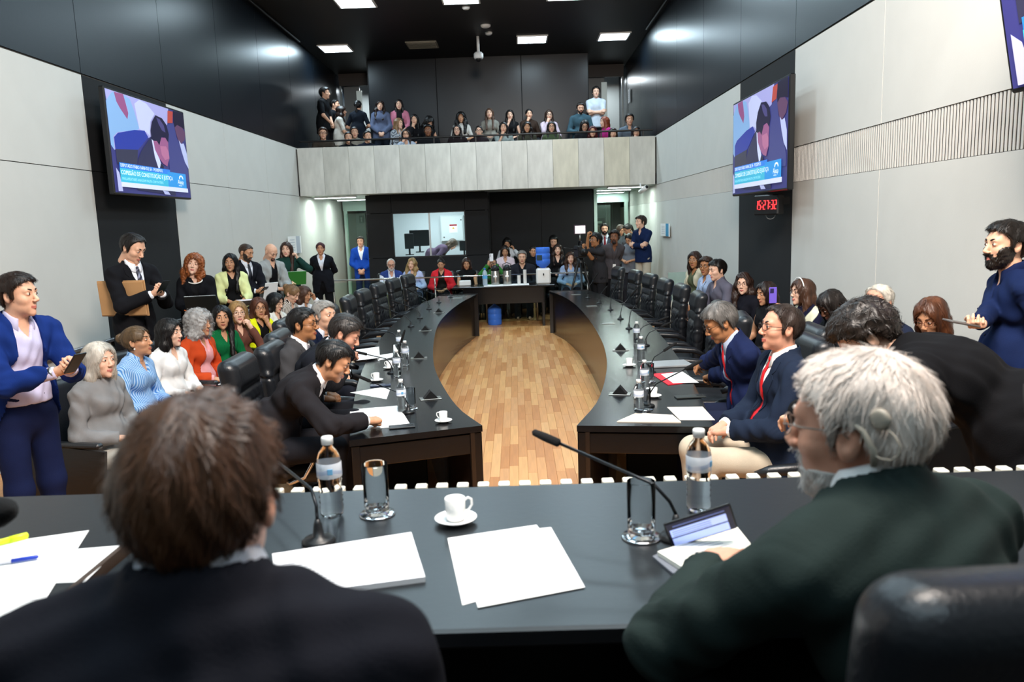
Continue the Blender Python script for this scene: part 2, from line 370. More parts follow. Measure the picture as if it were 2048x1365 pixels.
def hair_vol(st,h,seed,fem):
    T=dict(short=(.013,'male'),full=(.018,'male'),buzz=(.005,'male'),recede=(.011,'recede'),fringe=(.010,'fringe'),curlyshort=(.028,'male'),
           afro=(.045,'male'),bowl=(.026,'male'),bun=(.011,'face'),topbun=(.010,'face'),pony=(.012,'face'),bob=(.020,'face'),long=(.018,'face'),wavy=(.022,'face'),
           curlylong=(.036,'face'),curlymid=(.040,'face'),braids=(.014,'face'),grey=(.019,'male'),coach=(.030,'male'))[st]
    t,cutk=T; longish=cutk=='face'
    L={'bob':.15,'long':.36,'wavy':.28,'curlylong':.32,'curlymid':.18,'braids':.0}.get(st,0)
    lo=(-.17,-.20,-.20-L*1.25 if longish else -.12); hi=(.17,.13,.19)
    V=Vol(lo,hi,h); scalp(V)
    V.v-=t
    if not longish or st in('braids',): V.disp(lambda x,y,z:-.006*np.clip((z-.03)/.08,0,1)*np.clip((y+.02)/.08,0,1)+0*x)
    if L>0:
        w=.032 if st!='curlylong' else .05; b=.012 if st in('wavy','curlylong','curlymid') else 0
        for s in(-1,1):
            V.add([cap((s*.070,-.01,.03),(s*(.082+b),-.012,-.10),w,w+b),cap((s*(.082+b),-.012,-.10),(s*(.072+b),.075 if L>.2 else -.01,-.12-L*.72),w+b,w*.7)],.03)
        V.add([ell((0,-.06,-.05),(.085+b,.05+b,.12)),cap((-.04,-.085,-.06),(-.045,-.085,-.13-L*.75),.04+b,.025),cap((.04,-.085,-.06),(.045,-.085,-.13-L*.75),.04+b,.025)],.03)
    if st=='bun': V.add([ell((0,-.125,.045),(.036,.032,.036)),cap((0,-.07,.03),(0,-.11,.045),.035)],.02)
    if st=='topbun': V.add([ell((0,-.05,.142),(.033,.033,.028)),cap((0,-.04,.09),(0,-.05,.13),.03)],.015)
    if st=='pony': V.add([ell((0,-.12,.02),(.022,.022,.022)),cap((0,-.13,.01),(0,-.13,-.12),.03,.026),cap((0,-.13,-.12),(.01,-.11,-.26),.026,.01)],.015)
    if cutk=='face':
        V.add(ell((0,.100,-.03),(.072,.094,.112)),.012,sub=True); V.add(ell((0,.075,-.19),(.046,.10,.14)),.012,sub=True)
        if st in('bun','topbun','pony'):
            V.add(ell((.07,.035,-.07),(.05,.055,.09)),.01,sub=True);V.add(ell((-.07,.035,-.07),(.05,.055,.09)),.01,sub=True); V.cut(lambda x,y,z:(-.085-z)*np.where(y<-.1,0,1)-.0*x-.001)
        V.add(cap((.012,.1,.11),(.004,-.02,.135),.004),.008,sub=True)
        V.cut(lambda x,y,z:np.where((y>-.045)&(z<-.16)&(np.abs(x)<.05),.004-.0*x,-1))
    else:
        ys,zs=ZL[cutk]
        V.cut(lambda x,y,z:(np.interp(y,ys,zs)-z)*.6+0*x)
        V.add(ell((0,.098,-.03),(.05,.05,.092)),.01,sub=True)
    ph=seed*1.7
    if st in('curlyshort','afro','curlylong','curlymid'):
        am=.011 if st in('curlymid','curlylong') else .007; V.disp(lambda x,y,z:am*np.sin(78*x+2*np.sin(60*z)+ph)*np.sin(78*y+ph)*np.sin(78*z+2*np.sin(50*x))+.002*np.sin(210*x+3*np.sin(90*z))*np.sin(190*z+2*y))
    elif st=='wavy': V.disp(lambda x,y,z:.007*np.sin(48*z+14*x+ph)+.002*np.sin(170*x+3*np.sin(30*z)+110*y))
    else: V.disp(lambda x,y,z:.0018*np.sin(190*x+60*y+4*np.sin(24*z)+ph)+.0022*np.sin(60*x+4*np.sin(20*y)+ph))
    return V
def strand_geo(V,P,n,length,width,fn,lift=.002,seg=4,jit=.25,curl=0,m=0,tree_=None):
    k=RNG.integers(0,len(P),n); p=P[k]+RNG.normal(0,.0015,(n,3)); rows=[p]
    L=length*RNG.uniform(.6,1.15,n)/seg; rnd=RNG.normal(0,jit,(n,3)); off=RNG.uniform(0,lift,n)
    for i in range(seg):
        g=V.grad(p); d=fn(p)+rnd
        if curl: d=d+curl*np.stack([np.sin(p[:,2]*90+rnd[:,0]*9),np.cos(p[:,0]*90+rnd[:,1]*9),np.sin(p[:,1]*90)],-1)
        d=d-g*np.sum(d*g,-1,keepdims=True); d/=np.linalg.norm(d,axis=-1,keepdims=True)+1e-9
        p=p+d*L[:,None]; s=V.tri(p); p=p-g*(np.clip(s,-.01,.01)-off*(1+.8*i))[:,None]; rows.append(p)
    R=np.stack(rows,1); side=np.cross(R[:,1]-R[:,0],V.grad(R[:,0])); side/=np.linalg.norm(side,axis=-1,keepdims=True)+1e-9
    wd=width*np.array([1.,1,.9,.7,.15,.1,.1])[:seg+1]; wd[-1]=width*.12
    A=R-side[:,None]*wd[None,:,None]*.5; B=R+side[:,None]*wd[None,:,None]*.5
    VV=np.stack([A,B],2).reshape(-1,3); base=(np.arange(n)*(seg+1)*2)[:,None]+np.arange(seg)[None]*2
    Fq=np.stack([base,base+1,base+3,base+2],-1).reshape(-1,4)
    return Geo().add(VV,Fq,m,True)
_HG={}
def hair_geo(st,hi,seed,fem):
    key=(st,hi,seed)
    if key in _HG: return _HG[key]
    h={0:.011,1:.006,2:.0045}[hi]
    V=hair_vol(st,h,seed,fem); P,Q=V.mesh(); g=Geo().add(P,Q,0)
    def flow(p):
        d=p-np.array([.01,-.055,.11]); d[:,2]-=.05; return d/(np.linalg.norm(d,axis=-1,keepdims=True)+1e-9)
    if hi>=1 and st not in('bald','buzz'):
        lg=st in('bob','long','wavy','curlylong','curlymid')
        n=2600 if lg else 1500
        if hi==2: n=int(n*1.7)
        g.join(strand_geo(V,P,n,.07 if lg else .035,.0022 if hi==1 else .0016,(lambda p:np.stack([p[:,0]*1.2,-p[:,1]*.0+.02,-np.ones(len(p))*.8],-1)+flow(p)*.5) if lg else flow,
           lift=.003 if not st.startswith('cur') else .004,curl=.9 if st in('curlyshort','curlylong','curlymid','afro') else (.25 if st=='wavy' else 0)))
    if st=='braids':
        for i in range(46):
            a=i/46*2*PI+random.uniform(-.05,.05); x0,y0=.07*math.sin(a),-.02+.085*math.cos(a)
            if y0>.03 and abs(x0)<.05 : x0=math.copysign(.055,x0 or 1); 
            pts=[(x0*.3,y0*.3-.02,.122),(x0*1.05,y0*1.05-.005,.07),(x0*1.3,y0*1.2,-.02),(x0*1.35+random.uniform(-.01,.01),y0*1.1,-.12),(x0*1.25+random.uniform(-.02,.02),y0*1.0,-.25),(x0*1.2,y0*.9,-.34)]
            g.tube(pts,[.006,.0062,.006,.0055,.005,.003],5,0)
    _HG[key]=g; return g
def beard_geo(st,hi):
    key=('beard',st,hi)
    if key in _HG: return _HG[key]
    V=Vol((-.09,-.05,-.14),(.09,.13,.03),.0042 if hi else .008)
    for p,k in head_prims(False): V.add(p,k)
    t={'full':.007,'short':.003,'goatee':.004,'white':.005,'chin':.004}[st]; V.v-=t
    def cutf(x,y,z):
        if st=='chin': c=np.maximum(z+.066-.25*np.clip(np.abs(x)-.03,0,1),0*y+(.005-y)); c=np.minimum(c,np.maximum(np.abs(x)-.026,z+.0385)+0*y)
        elif st=='goatee': top=-.046; side=np.abs(x)-.030; c=np.maximum(z-top+0*x,side+0*y)
        else: c=np.maximum(z-(-.054+2.4*np.clip(np.abs(x)-.044,0,1)),0*y+(-.012-y)); c=np.minimum(np.maximum(c,z-.0),np.maximum(np.abs(x)-.028,z+.0385)+0*y)
        return c*.8
    V.cut(cutf)
    V.add(rbx((0,.105,-.0625),(.019,.03,.0065),.004),.002,sub=True)
    V.cut(lambda x,y,z:np.where((y<.02),-.085-z,-1)+0*x)
    V.disp(lambda x,y,z:.0015*np.sin(260*x)*np.sin(240*z+60*y))
    P,Q=V.mesh(); g=Geo().add(P,Q,0)
    if hi: g.join(strand_geo(V,P,900,.014,.0016,lambda p:np.stack([0*p[:,0],p[:,1]*0+.2,-np.ones(len(p))],-1),lift=.003,seg=3))
    _HG[key]=g; return g
# ---------------------------------------------------------------- hands
_HD={}
def hand_geo(pose,hi):
    key=(pose,hi)
    if key in _HD: return _HD[key]
    curl={'relax':(22,28,18),'flat':(6,8,5),'fist':(78,92,50),'hold':(45,50,30),'grip':(60,65,40)}[pose]
    h=.0036 if hi==2 else (.0045 if hi else .0075); pr=[]
    xs=(-.030,-.010,.010,.028); ls=(.068,.078,.072,.056)
    fing=[]
    for i,(x,l) in enumerate(zip(xs,ls)):
        a=0;p=np.array([x,.088-.006*abs(i-1.3),0]); spread=(i-1.5)*-.06*-1; segs=[l*.46,l*.30,l*.26]; rr=[.0092,.0084,.0076,.0064] if i<3 else [.008,.0074,.0066,.0056]
        for j in range(3):
            a+=D(curl[j]+ (i*4 if pose!='flat' else 0)); d=np.array([math.sin(spread)*math.cos(a),math.cos(a),-math.sin(a)]); q=p+d*segs[j]; fing.append(cap(p,q,rr[j],rr[j+1])); p=q
    palm=[cap((x*.55,.012,-.001),(x,.088-.006*abs(i-1.3),0),.0135,.0108) for i,x in enumerate(xs)]+[cap((-.012,.015,-.004),(-.030,.045,-.010),.016,.013),cap((.016,.02,-.005),(.026,.06,-.006),.014,.012)]
    ta={'relax':.35,'flat':.1,'fist':.9,'hold':.75,'grip':.8}[pose]
    b=np.array([-.032,.040,-.010]); d1=n3((-.75+.5*ta,.62,-.25-.5*ta)); d2=n3((-.3+.9*ta,.85,-.2-.5*ta)); m1=b+d1*.040; m2=m1+d2*.030
    th=[cap(b,m1,.0115,.0098),cap(m1,m2,.0098,.0078)]
    V=vol_for(fing+palm+th+[cap((0,-.03,0),(0,.01,0),.028)],h,.015)
    V.add(palm,.014); V.add(cap((0,-.03,0),(0,.015,0),.027,.028,(0,0,1),1.3),.014)
    for f in fing+th: V.add(f,.0045)
    P,Q=V.mesh(); g=Geo().add(P,Q,0); _HD[key]=g; return g
# ---------------------------------------------------------------- people
SK={'l':'#d9a88c','p':'#e0b39a','m':'#c08d6c','t':'#a8744f','b':'#7d5138','d':'#553423','r':'#cc957c'}
LIP={'l':'#b46a5e','p':'#bd7068','m':'#9d5d4c','t':'#8a4a3c','b':'#6b3b30','d':'#4a2a22','r':'#b2655a'}
EYEW=mat('eye white','#d9d4cf',.3); EYEI=mat('iris','#2a1a12',.15)
X1=np.array([1.,0,0])
def dv(th): return np.array([0,math.sin(th),math.cos(th)])
def ik(S,W,a,b,hint):
    d=W-S; L=np.linalg.norm(d); 
    if L>(a+b)*.985: W=S+d/L*(a+b)*.985; d=W-S; L=np.linalg.norm(d)
    L=max(L,abs(a-b)+.03); u=n3(d); x=(a*a-b*b+L*L)/(2*L); hgt=math.sqrt(max(a*a-x*x,1e-5))
    hh=np.array(hint,float); hh=n3(hh-u*(hh@u)); return S+u*x+hh*hgt, W
PEOPLE=[]
def person(label,px,py,d,yaw,fem=False,s=None,mode='sit',base=0.,lean=4,nk=0,hy=None,hp=0,hr=0,hair='short',hc='#1d1613',skin='l',
           top=('shirt','#ffffff'),bot='#15161a',L=('lap',),R=('lap',),glasses=None,beard=None,belly=0,w=1.,group=None,hi=None,legs=True,twist=0,pat=None,hs=None,seatdrop=0,nl=.172,skirt=False,shoe='#0c0c0d',hb=None,thick=0,spread=0):
    dist=math.hypot(d,(px-1024)/F*d)
    if hi is None: hi=1 if dist<11.5 else 0
    if s is None: s=.94 if fem else 1.0
    hs=hs or (.95 if fem else 1.0)
    hvox=max(.0065,min(.021,.00125*dist)) if hb is None else hb
    if hy is None: hy=yaw
    th=D(lean); P=np.zeros(3); M=P+.25*s*dv(.6*th); N=M+.25*s*dv(min(1.3*th,D(100)))
    phi=D(12)+th*.9+D(nk); Hc=N+nl*s*dv(phi)+np.array([0,.0,.0])
    Rw=Rz(-D(yaw)); hw=aty(px,py,d); base_p=hw-Rw@Hc; z0=base_p[2]-base; org=np.array([base_p[0],base_p[1],base])
    off=np.array([0,0,z0])
    P=P+off;M=M+off;N=N+off;Hc=Hc+off
    U=n3(N-M); Fw=np.array([0,U[2],-U[1]]); Rup=np.stack([X1,Fw,U]); Ul=n3(M-P); Fl=np.array([0,Ul[2],-Ul[1]]); Rlow=np.stack([X1,Fl,Ul])
    sw=(.158 if fem else .182)*s*w
    arm={}
    for sd,spec in((-1,L),(1,R)):
        Sh=N-.05*U*s+X1*sd*sw+Fw*.005; k=spec[0]; hint=(sd*.7,-.5,-.6); drs=(0,.2,1.); hp_='relax'; fdir=None
        if k=='lap': W=P+np.array([sd*.09,.24 if mode=='sit' else .16,.13]); drs=(0,.3,1)
        elif k=='thigh': W=P+np.array([sd*.13,.30,.11]); drs=(0,.2,1); hp_='flat'
        elif k=='side': W=Sh+np.array([sd*.06,.03,-.52*s]); drs=(sd,0,0); hint=(sd*.4,-1,0)
        elif k=='phone': W=N+Fw*.33-U*.20+X1*sd*.045; drs=(sd*.5,.3,-.9); hp_='hold'; hint=(sd*.6,-.2,-1)
        elif k=='phonelow': W=N+Fw*.30-U*.33+X1*sd*.05; drs=(sd*.5,.3,-.9); hp_='hold'; hint=(sd*.6,-.2,-1)
        elif k=='front': W=P+np.array([sd*.05,.19,.02]); drs=(0,1,.2); hp_='relax'; hint=(sd,-.4,0)
        elif k=='behind': W=P+np.array([sd*.03,-.20,.08]); drs=(0,-1,0); hint=(sd,-.2,0)
        elif k=='chin': W=Hc+np.array([sd*.035,.085,-.165]); drs=(sd*.3,1,.1); hp_='fist'; hint=(sd*.5,.3,-1); fdir=np.array([-sd*.3,.05,1])
        elif k=='mouth': W=Hc+np.array([sd*.06,.13,-.16]); drs=(sd*.6,.8,.1); hp_='hold'; hint=(sd*.4,.3,-1); fdir=np.array([-sd*.4,-.1,1])
        elif k=='brow': W=Hc+np.array([sd*.10,.10,-.07]); drs=(sd,.4,.1); hp_='relax'; hint=(sd*.7,.5,-1); fdir=np.array([-sd*.35,-.1,1])
        elif k=='cross': W=N-U*.26+Fw*.17-X1*sd*.10; drs=(0,1,.2); hp_='relax'; hint=(sd,0,-.6); fdir=np.array([-sd,.1,.15])
        elif k=='ear': W=Hc+np.array([sd*.15,.07,-.14]); drs=(sd,.2,.2); hp_='hold'; hint=(sd*.8,.3,-1); fdir=np.array([-sd*.3,0,1])
        elif k=='up': W=Hc+np.array([sd*.07,.22,-.02]); drs=(sd*.8,.5,0); hp_='grip'; hint=(sd*.9,.2,-1); fdir=np.array([-sd*.2,0,1])
        elif k=='pocket': W=P+np.array([sd*.19,.05,-.02]); drs=(sd,0,0); hint=(sd*.6,-1,0)
        elif k=='w':      # wrist at a world point
            W=Rw.T@(np.array(spec[1],float)-org); drs=spec[2] if len(spec)>2 else (0,.1,1); hp_=spec[3] if len(spec)>3 else 'relax'; hint=spec[4] if len(spec)>4 else (sd*.8,-.3,-.5); fdir=np.array(spec[5],float) if len(spec)>5 else None
        else: W=N+X1*k*sd+Fw*spec[1]+U*spec[2]; drs=spec[3] if len(spec)>3 else (0,.2,1); hp_=spec[4] if len(spec)>4 else 'relax'; hint=(sd*.7,-.3,-.8); fdir=np.array(spec[5],float) if len(spec)>5 else None
        if k not in('w',) and len(spec)>1 and isinstance(spec[1],dict): W=W+np.array(spec[1]['o'])
        E_,W=ik(Sh,W,.285*s,.255*s,hint); fd=n3(W-E_)
        fdir=n3(fdir) if fdir is not None else fd
        if fdir@fd<.2: fdir=n3(fdir+fd)
        y=fdir; z=np.array(drs,float); z=n3(z-y*(z@y)); x=np.cross(y,z)
        arm[sd]=dict(S=Sh,E=E_,W=W,R=np.stack([x,y,z],1),pose=hp_,fd=fd)
    # legs
    leg={}
    for sd in(-1,1):
        H=P+np.array([sd*.088*w,0,-.03])
        if mode=='stand':
            A=np.array([sd*(.11+spread),-.01,.085]); K=(H+A)/2+np.array([0,.03,.02])
        else:
            kz=min(P[2]+.0,.52*s if base<.3 else P[2]); K=np.array([sd*(.12+spread),.42*s,P[2]-.0]); A=np.array([sd*(.12+spread),.40*s,.085])
            if seatdrop: A[1]=.2
        leg[sd]=(H,K,A)
    def torso(g,b=0):
        fx=.93 if fem else 1.
        T=[ell(P+(0,-.005,0),((.165 if fem else .158)*w+g,.118+g,.13+g)),ell((P+M)/2,(.140*w*fx+g,.105+g,.16+g),Rlow),
           ell(P*.5+M*.5+Fl*(.025+.06*belly),((.128+.02*belly)*w*fx+g,.088+.05*belly+g,.13+g),Rlow),
           ell(M*.5+N*.5,((.162 if not fem else .140)*w+g,.112+g,.155+g),Rup),
           cap(N-.052*U-X1*sw*.82,N-.052*U+X1*sw*.82,.050+g,.050+g),
           cap(N+.015*U,N-.04*U-X1*sw*.95,.046+g,.042+g),cap(N+.015*U,N-.04*U+X1*sw*.95,.046+g,.042+g)]
        if fem: T+= [ell(M*.42+N*.58+Fw*.068+X1*q*.062-U*.02,(.056+g,.052+g,.058+g),Rup) for q in(-1,1)]
        return T
    def foldn(amp):
        q=random.uniform(0,6)
        return lambda x,y,z:amp*(np.sin(34*z+9*np.sin(11*x+q)+7*y)*np.sin(17*x+13*y+q)+.6*np.sin(58*z-31*x+q+6*np.sin(14*y)))
    def cutflat(V,c,n,r=.075):
        q,X,Y,Z=V.region(np.array(c)-r,np.array(c)+r); dd=(X-c[0])*n[0]+(Y-c[1])*n[1]+(Z-c[2])*n[2]
        V.v[q]=np.where(((X-c[0])**2+(Y-c[1])**2+(Z-c[2])**2)<r*r,np.maximum(V.v[q],dd),V.v[q])
    def vw(X,Y,Z):
        ax=(N-P); l2=ax@ax; v=((X-P[0])*ax[0]+(Y-P[1])*ax[1]+(Z-P[2])*ax[2])/l2
        fa=n3(np.array([0,ax[2],-ax[1]])); f=(Y-P[1])*fa[1]+(Z-P[2])*fa[2]; return v,f
    kind,tcol=top[0],top[1]; opt=top[2] if len(top)>2 else {}
    sleeve={'tee':.45,'polo':.5,'sleeveless':.0,'vest':1.}.get(kind,1.)
    ag=dict(suit=.016,coat=.018,blazer=.012,hoodie=.018,sweater=.012,knit=.010).get(kind,.006)+thick
    root=None
    # body: one continuous surface
    bh=max(.009,hvox*1.15); pr=torso(-.012); ra=(.036 if fem else .042); 
    armp=[]
    for sd in(-1,1):
        a=arm[sd]; armp+=[cap(a['S'],a['E'],ra+.006,ra-.002),cap(a['E'],a['W'],ra,.0235 if fem else .027)]
    legp=[]
    for sd in(-1,1):
        H,K,A=leg[sd]; legp+=[cap(H,K,.078 if not fem else .08,.052),cap(K,A,.050,.036),cap(A+(0,-.02,-.03),A+(0,.13,-.055),.034,.026)]
    if not legs: legp=legp[:0]
    nr=.047 if fem else .056
    neckp=cap(N-.03*U,Hc+(Hc-N)*-.12,nr,nr-.003)
    V=vol_for(pr+armp+legp+[neckp],bh); V.add(pr,.05); V.add(armp,.02); V.add(legp,.03); V.add(neckp,.03)
    Bv,Bq=V.mesh(); g=Geo().add(Bv,Bq,0)
    Rh=Rz(-D(hy-yaw))@Rx(-D(hp))@Ry(D(hr))*hs
    g.join(head_geo(fem,hi>=1),Rh,Hc)
    for sd in(-1,1):
        a=arm[sd]; q=.90 if fem else 1.0; HM=a['R']@np.diag([sd*q,q,q]) if True else a['R']
        # template is a right hand (thumb on -x); mirror for the left
        gg=hand_geo(a['pose'],hi); g2=Geo(); M_=HM
        Vv=np.concatenate(gg.v)@M_.T+a['W']; Fq=gg.f[0] if sd>0 else gg.f[0][:,::-1]
        g.add(Vv,Fq,0)
        a['H']=a['W']+a['R'][:,1]*.09*q
    hm=hairm(hc); bm=[skinm(SK[skin]),mat('lips',LIP[skin],.45),hm if hair not in('bald',) and hc not in('#d8d4cf',) else mat('brow','#6b625a',.6),EYEW,EYEI]
    root=link('person',g.mesh('person_body',bm),None,org,Rw,label,'person',group)
    # hair
    if hair!='bald':
        hg=hair_geo(hair,(2 if hi==2 else (1 if hi==1 else 0)),(0 if hi!=2 else 5)+(1 if fem else 2)+(int(px)%3)*10*(hi>=1),fem)
        gg=Geo().join(hg,Rh,Hc); link('hair',gg.mesh('hair',[hm]),root)
    if beard:
        bg=beard_geo(beard[0],hi>=1); gg=Geo().join(bg,Rh,Hc); link('beard',gg.mesh('beard',[hairm(beard[1])]),root)
    if glasses:
        gg=Geo(); tk=.0016 if hi else .0024; mm=mat('spectacle frame',glasses,.3,.3)
        for q in(-1,1):
            an=np.linspace(0,2*PI,17); pts=[(q*.033+.024*abs(math.cos(t))**.7*np.sign(math.cos(t)),.104-.35*abs(q*.033+.024*math.cos(t)-0)**2*8,.008+.017*abs(math.sin(t))**.75*np.sign(math.sin(t))) for t in an]
            gg.tube(pts,tk,5,0,False); gg.tube([(q*.056,.0985,.014),(q*.074,.06,.014),(q*.079,.0,.012),(q*.079,-.018,-.004)],tk,5,0)
        gg.tube([(-.010,.105,.012),(0,.108,.015),(.010,.105,.012)],tk,5,0)
        g2=Geo().join(gg,Rh,Hc); link('glasses',g2.mesh('glasses',[mm]),root)
    # upper garment(s)
    def garment(name,inf,slv,wristgap,hem,collar,vneck,col,pattern=None,jacket=False,openw=0.,hemz=None):
        T=torso(inf,0); A_=[]
        sr=inf+.004
        for sd in(-1,1):
            a=arm[sd]
            if slv>0:
                e=a['S']+(a['E']-a['S'])*min(1,slv*2)
                A_.append(cap(a['S']-U*.004,e,ra+.006+sr,ra+.000+sr))
                if slv>=1: A_.append(cap(a['E'],a['W']-a['fd']*(wristgap+.0),ra+.000+sr,(.031 if not fem else .028)+sr+(.004 if jacket else 0)))
        X_=[]
        if hem:
            zb={'stand':.17,'sit':.09}[mode]*(1.15 if jacket else .75); rr=.150*w+inf+.020+(.008 if fem else 0)
            X_.append(cap(P+(0,0,.10),P+(0,.0 if mode=='stand' else .03,-zb+.02),rr,rr+.008,(0,1,0),1.32))
        cl=[]
        if collar and jacket: cl=[cap(N-.035*U,N+(Hc-N)*.30+(0,-.004,0),nr+.032,nr+.026)]
        h=hvox if (jacket or kind not in('suit','blazer','coat')) else max(hvox,.007)
        V=vol_for(T+A_+X_+cl,h,.03); V.add(T,.05); V.add(A_,.025); V.add(X_,.05)
        V.disp(foldn((.0034 if jacket else .0030)*(1.25 if hi else 1)))
        for sd in(-1,1):
            if slv>=1:
                for c_,rr_,am in((arm[sd]['E'],.10,.0045),(arm[sd]['S'],.09,.003)):
                    q,X,Y,Z=V.region(c_-rr_*1.3,c_+rr_*1.3); r2=((X-c_[0])**2+(Y-c_[1])**2+(Z-c_[2])**2); f_=arm[sd]['fd']
                    V.v[q]+=(am*np.exp(-r2/(rr_*.55)**2)*np.sin(120*((X-c_[0])*f_[0]+(Y-c_[1])*f_[1]+(Z-c_[2])*f_[2])+9*np.sin(22*(X+Z)))).astype(np.float32)
        if cl:
            V.add(cl,.012 if jacket else .006)
            (V.add(cap(N+.03*U,N+(Hc-N)*1.0,nr+.016,nr+.014),.004,sub=True) if h<.01 else None); na_=n3(Hc-N); V.cut(lambda x,y,z:np.where(((x-N[0])**2+(y-N[1])**2<.022)&(z>N[2]-.05),(x-N[0])*na_[0]+(y-N[1])*na_[1]+(z-N[2])*na_[2]-.072,-1))
        if slv>0:
            for sd in(-1,1):
                a=arm[sd]
                if slv>=1: cutflat(V,a['W']-a['fd']*wristgap,a['fd'])
                else:
                    e=a['S']+(a['E']-a['S'])*min(1,slv*2); cutflat(V,e,n3(a['E']-a['S']),.10)
        if hem: V.cut(lambda x,y,z:(P[2]-{'stand':.17,'sit':.10}[mode]*(1.15 if jacket else .75)-z)+0*x+0*y)
        else: V.cut(lambda x,y,z:(P[2]+.05-z)+0*x+0*y)
        ax=n3(N-P)
        if jacket:
            vb=.42 if kind=='suit' else .35
            if openw: vb=1.0 if openw>=.05 else .45
            def wfun(v): 
                a_=np.where(v>vb,openw+np.clip((v-vb)/(1.05-vb),0,1.2)*max(.075-openw,.02) if vb<1 else openw+0*v,openw+np.clip(vb-.28-v,0,1)*.14)
                return a_
            def lap(x,y,z):
                v,f=vw(x,y,z); wv=wfun(v); u_=np.abs(x)
                band=np.clip((u_-wv)/.006,0,1)*np.clip((wv+.012+.05*np.clip((v-vb)/(1-vb+1e-6),0,1)-u_)/.004,0,1)*(f>.02)*(v>vb-.02)*(v<.95)
                return -.006*band
            def vcut(x,y,z):
                v,f=vw(x,y,z); wv=wfun(v); wedge=np.maximum(np.abs(x)-wv,.015-f); return np.where(v<1.35,-wedge,-1.)
            V.cut(vcut)
        elif vneck:
            def vc(x,y,z):
                v,f=vw(x,y,z); wedge=np.maximum(np.abs(x)-np.clip((v-vneck)/(1.12-vneck),0,1.4)*.062,.0-f); return np.where(v>vneck,-wedge,-1.)
            V.cut(vc)
        P_,Q_=V.mesh(); gg=Geo().add(P_,Q_,0)
        o=link(name,gg.mesh(name,[cloth(col,pattern)]),root)
        if jacket and hi and openw<.05:
            ax_=N-P; fa_=n3(np.array([0,ax_[2],-ax_[1]])); 
            for sd in(-1,1):
                gl=Geo(); vv=[]; vs=np.linspace(1.02,vb+.01,13)
                for i,v in enumerate(vs):
                    wv=float(wfun(np.array(v))); ow=wv+.010+.052*math.sin(min(1,(v-vb)/(1.02-vb))*PI*.62); 
                    if .84<v<.89: ow-=.018
                    for x_ in (wv+.002,(wv+ow)/2,ow):
                        p_=V.surf(P+ax_*v+X1*sd*x_,fa_,.32); vv.append(p_+fa_*(.004 if x_!=ow else .006))
                vv=np.array(vv); n_=len(vs); i=np.arange(n_-1)[:,None]*3; j=np.arange(2)[None]; q=np.stack([i+j,i+j+1,i+j+4,i+j+3],-1).reshape(-1,4)
                if sd<0: q=q[:,::-1]
                vb_=vv-fa_*.004; gl.add(np.concatenate([vv,vb_]),[q[:,::-1],q+len(vv)],0,True)
                edge=[[k*3+2,(k+1)*3+2,(k+1)*3+2+len(vv),k*3+2+len(vv)] for k in range(n_-1)]; gl.add(np.concatenate([vv,vb_]),np.array(edge),0,False)
                link('lapel',gl.mesh('lapel',[cloth(col,pattern)]),root)
        if collar and not jacket:
            na=n3(Hc-N); f_=n3(np.array([0,na[2],-na[1]])); c0=N+na*.078+f_*.002; gc=Geo(); gap=D(14 if opt.get('tie') else 30); vv=[]; aa=np.linspace(gap,2*PI-gap,21); r0=nr+.004
            for a_ in aa:
                dd=f_*math.cos(a_)+X1*math.sin(a_); fr=max(0,math.cos(a_)); dip=-.030*fr
                for (rr_,zz_) in((r0,-.035+dip),(r0,.0+dip),(r0+.004,.006+dip),(r0+.009,.0+dip),(r0+.012+.030*fr,-.036-.024*fr+dip),(r0+.009+.030*fr,-.040-.024*fr+dip)):
                    vv.append(c0+dd*rr_+na*zz_)
            k_=6; i=np.arange(len(aa)-1)[:,None]*k_; j=np.arange(k_-1)[None]; q=np.stack([i+j,i+j+k_,i+j+k_+1,i+j+1],-1).reshape(-1,4)
            gc.add(vv,[q,np.array([[0,1,2,3,4,5]]),np.array([[0,1,2,3,4,5]])[:,::-1]+(len(aa)-1)*k_],0,True)
            link('collar',gc.mesh('collar',[cloth(opt.get('ccol',col),pattern)]),root)
        return V,o
    V=None
    if kind in('suit','blazer','coat'):
        V,_=garment('shirt',.0,1 if kind=='suit' else .4,-.002,False,opt.get('collar',kind=='suit'),opt.get('vn',.0 if opt.get('tie') else .86),opt.get('shirt','#eeeeee'),opt.get('spat'))
        VJ,_=garment('jacket',.016,1,.022,True,True,0,tcol,pat,True,opt.get('open',0.))
    else:
        slv=sleeve
        nm={'tee':'t_shirt','polo':'polo_shirt','sweater':'sweater','hoodie':'hoodie','knit':'cardigan','blouse':'blouse','sleeveless':'sleeveless_top','vest':'vest'}.get(kind,'shirt')
        V,_=garment(nm,ag,slv,.004 if slv==1 else 0,True,kind in('shirt','polo','blouse','hoodie'),.80 if kind in('shirt','polo','blouse') else (.72 if opt.get('vn') else 0),tcol,pat)
        if opt.get('over'):   # open cardigan or vest over it
            k0=kind; VJ,_=garment(opt.get('oname','cardigan'),ag+.012,opt.get('osl',1),.03,True,False,0,opt['over'],None,True,.06)
    if opt.get('tie') and V is not None:
        ax=N-P; fa=n3(np.array([0,ax[2],-ax[1]])); gt=Geo(); rows=[]; 
        for i,v in enumerate(np.linspace(1.0,.10,15)):
            c=P+ax*v; sp=V.surf(c+np.zeros(3),fa,.3)+fa*.006; wd=.019 if i<1 else .018+.026*min(1,(i/13))
            rows.append((sp,wd))
        kn=rows[0][0]; vv=[]
        for sp,wd in rows: vv+= [sp-X1*wd,sp+fa*.004,sp+X1*wd,sp-fa*.003]
        vv.append(rows[-1][0]-n3(ax)*.03); n_=len(rows); q=[]
        for i in range(n_-1):
            for j in range(4): q.append([i*4+j,i*4+(j+1)%4,(i+1)*4+(j+1)%4,(i+1)*4+j])
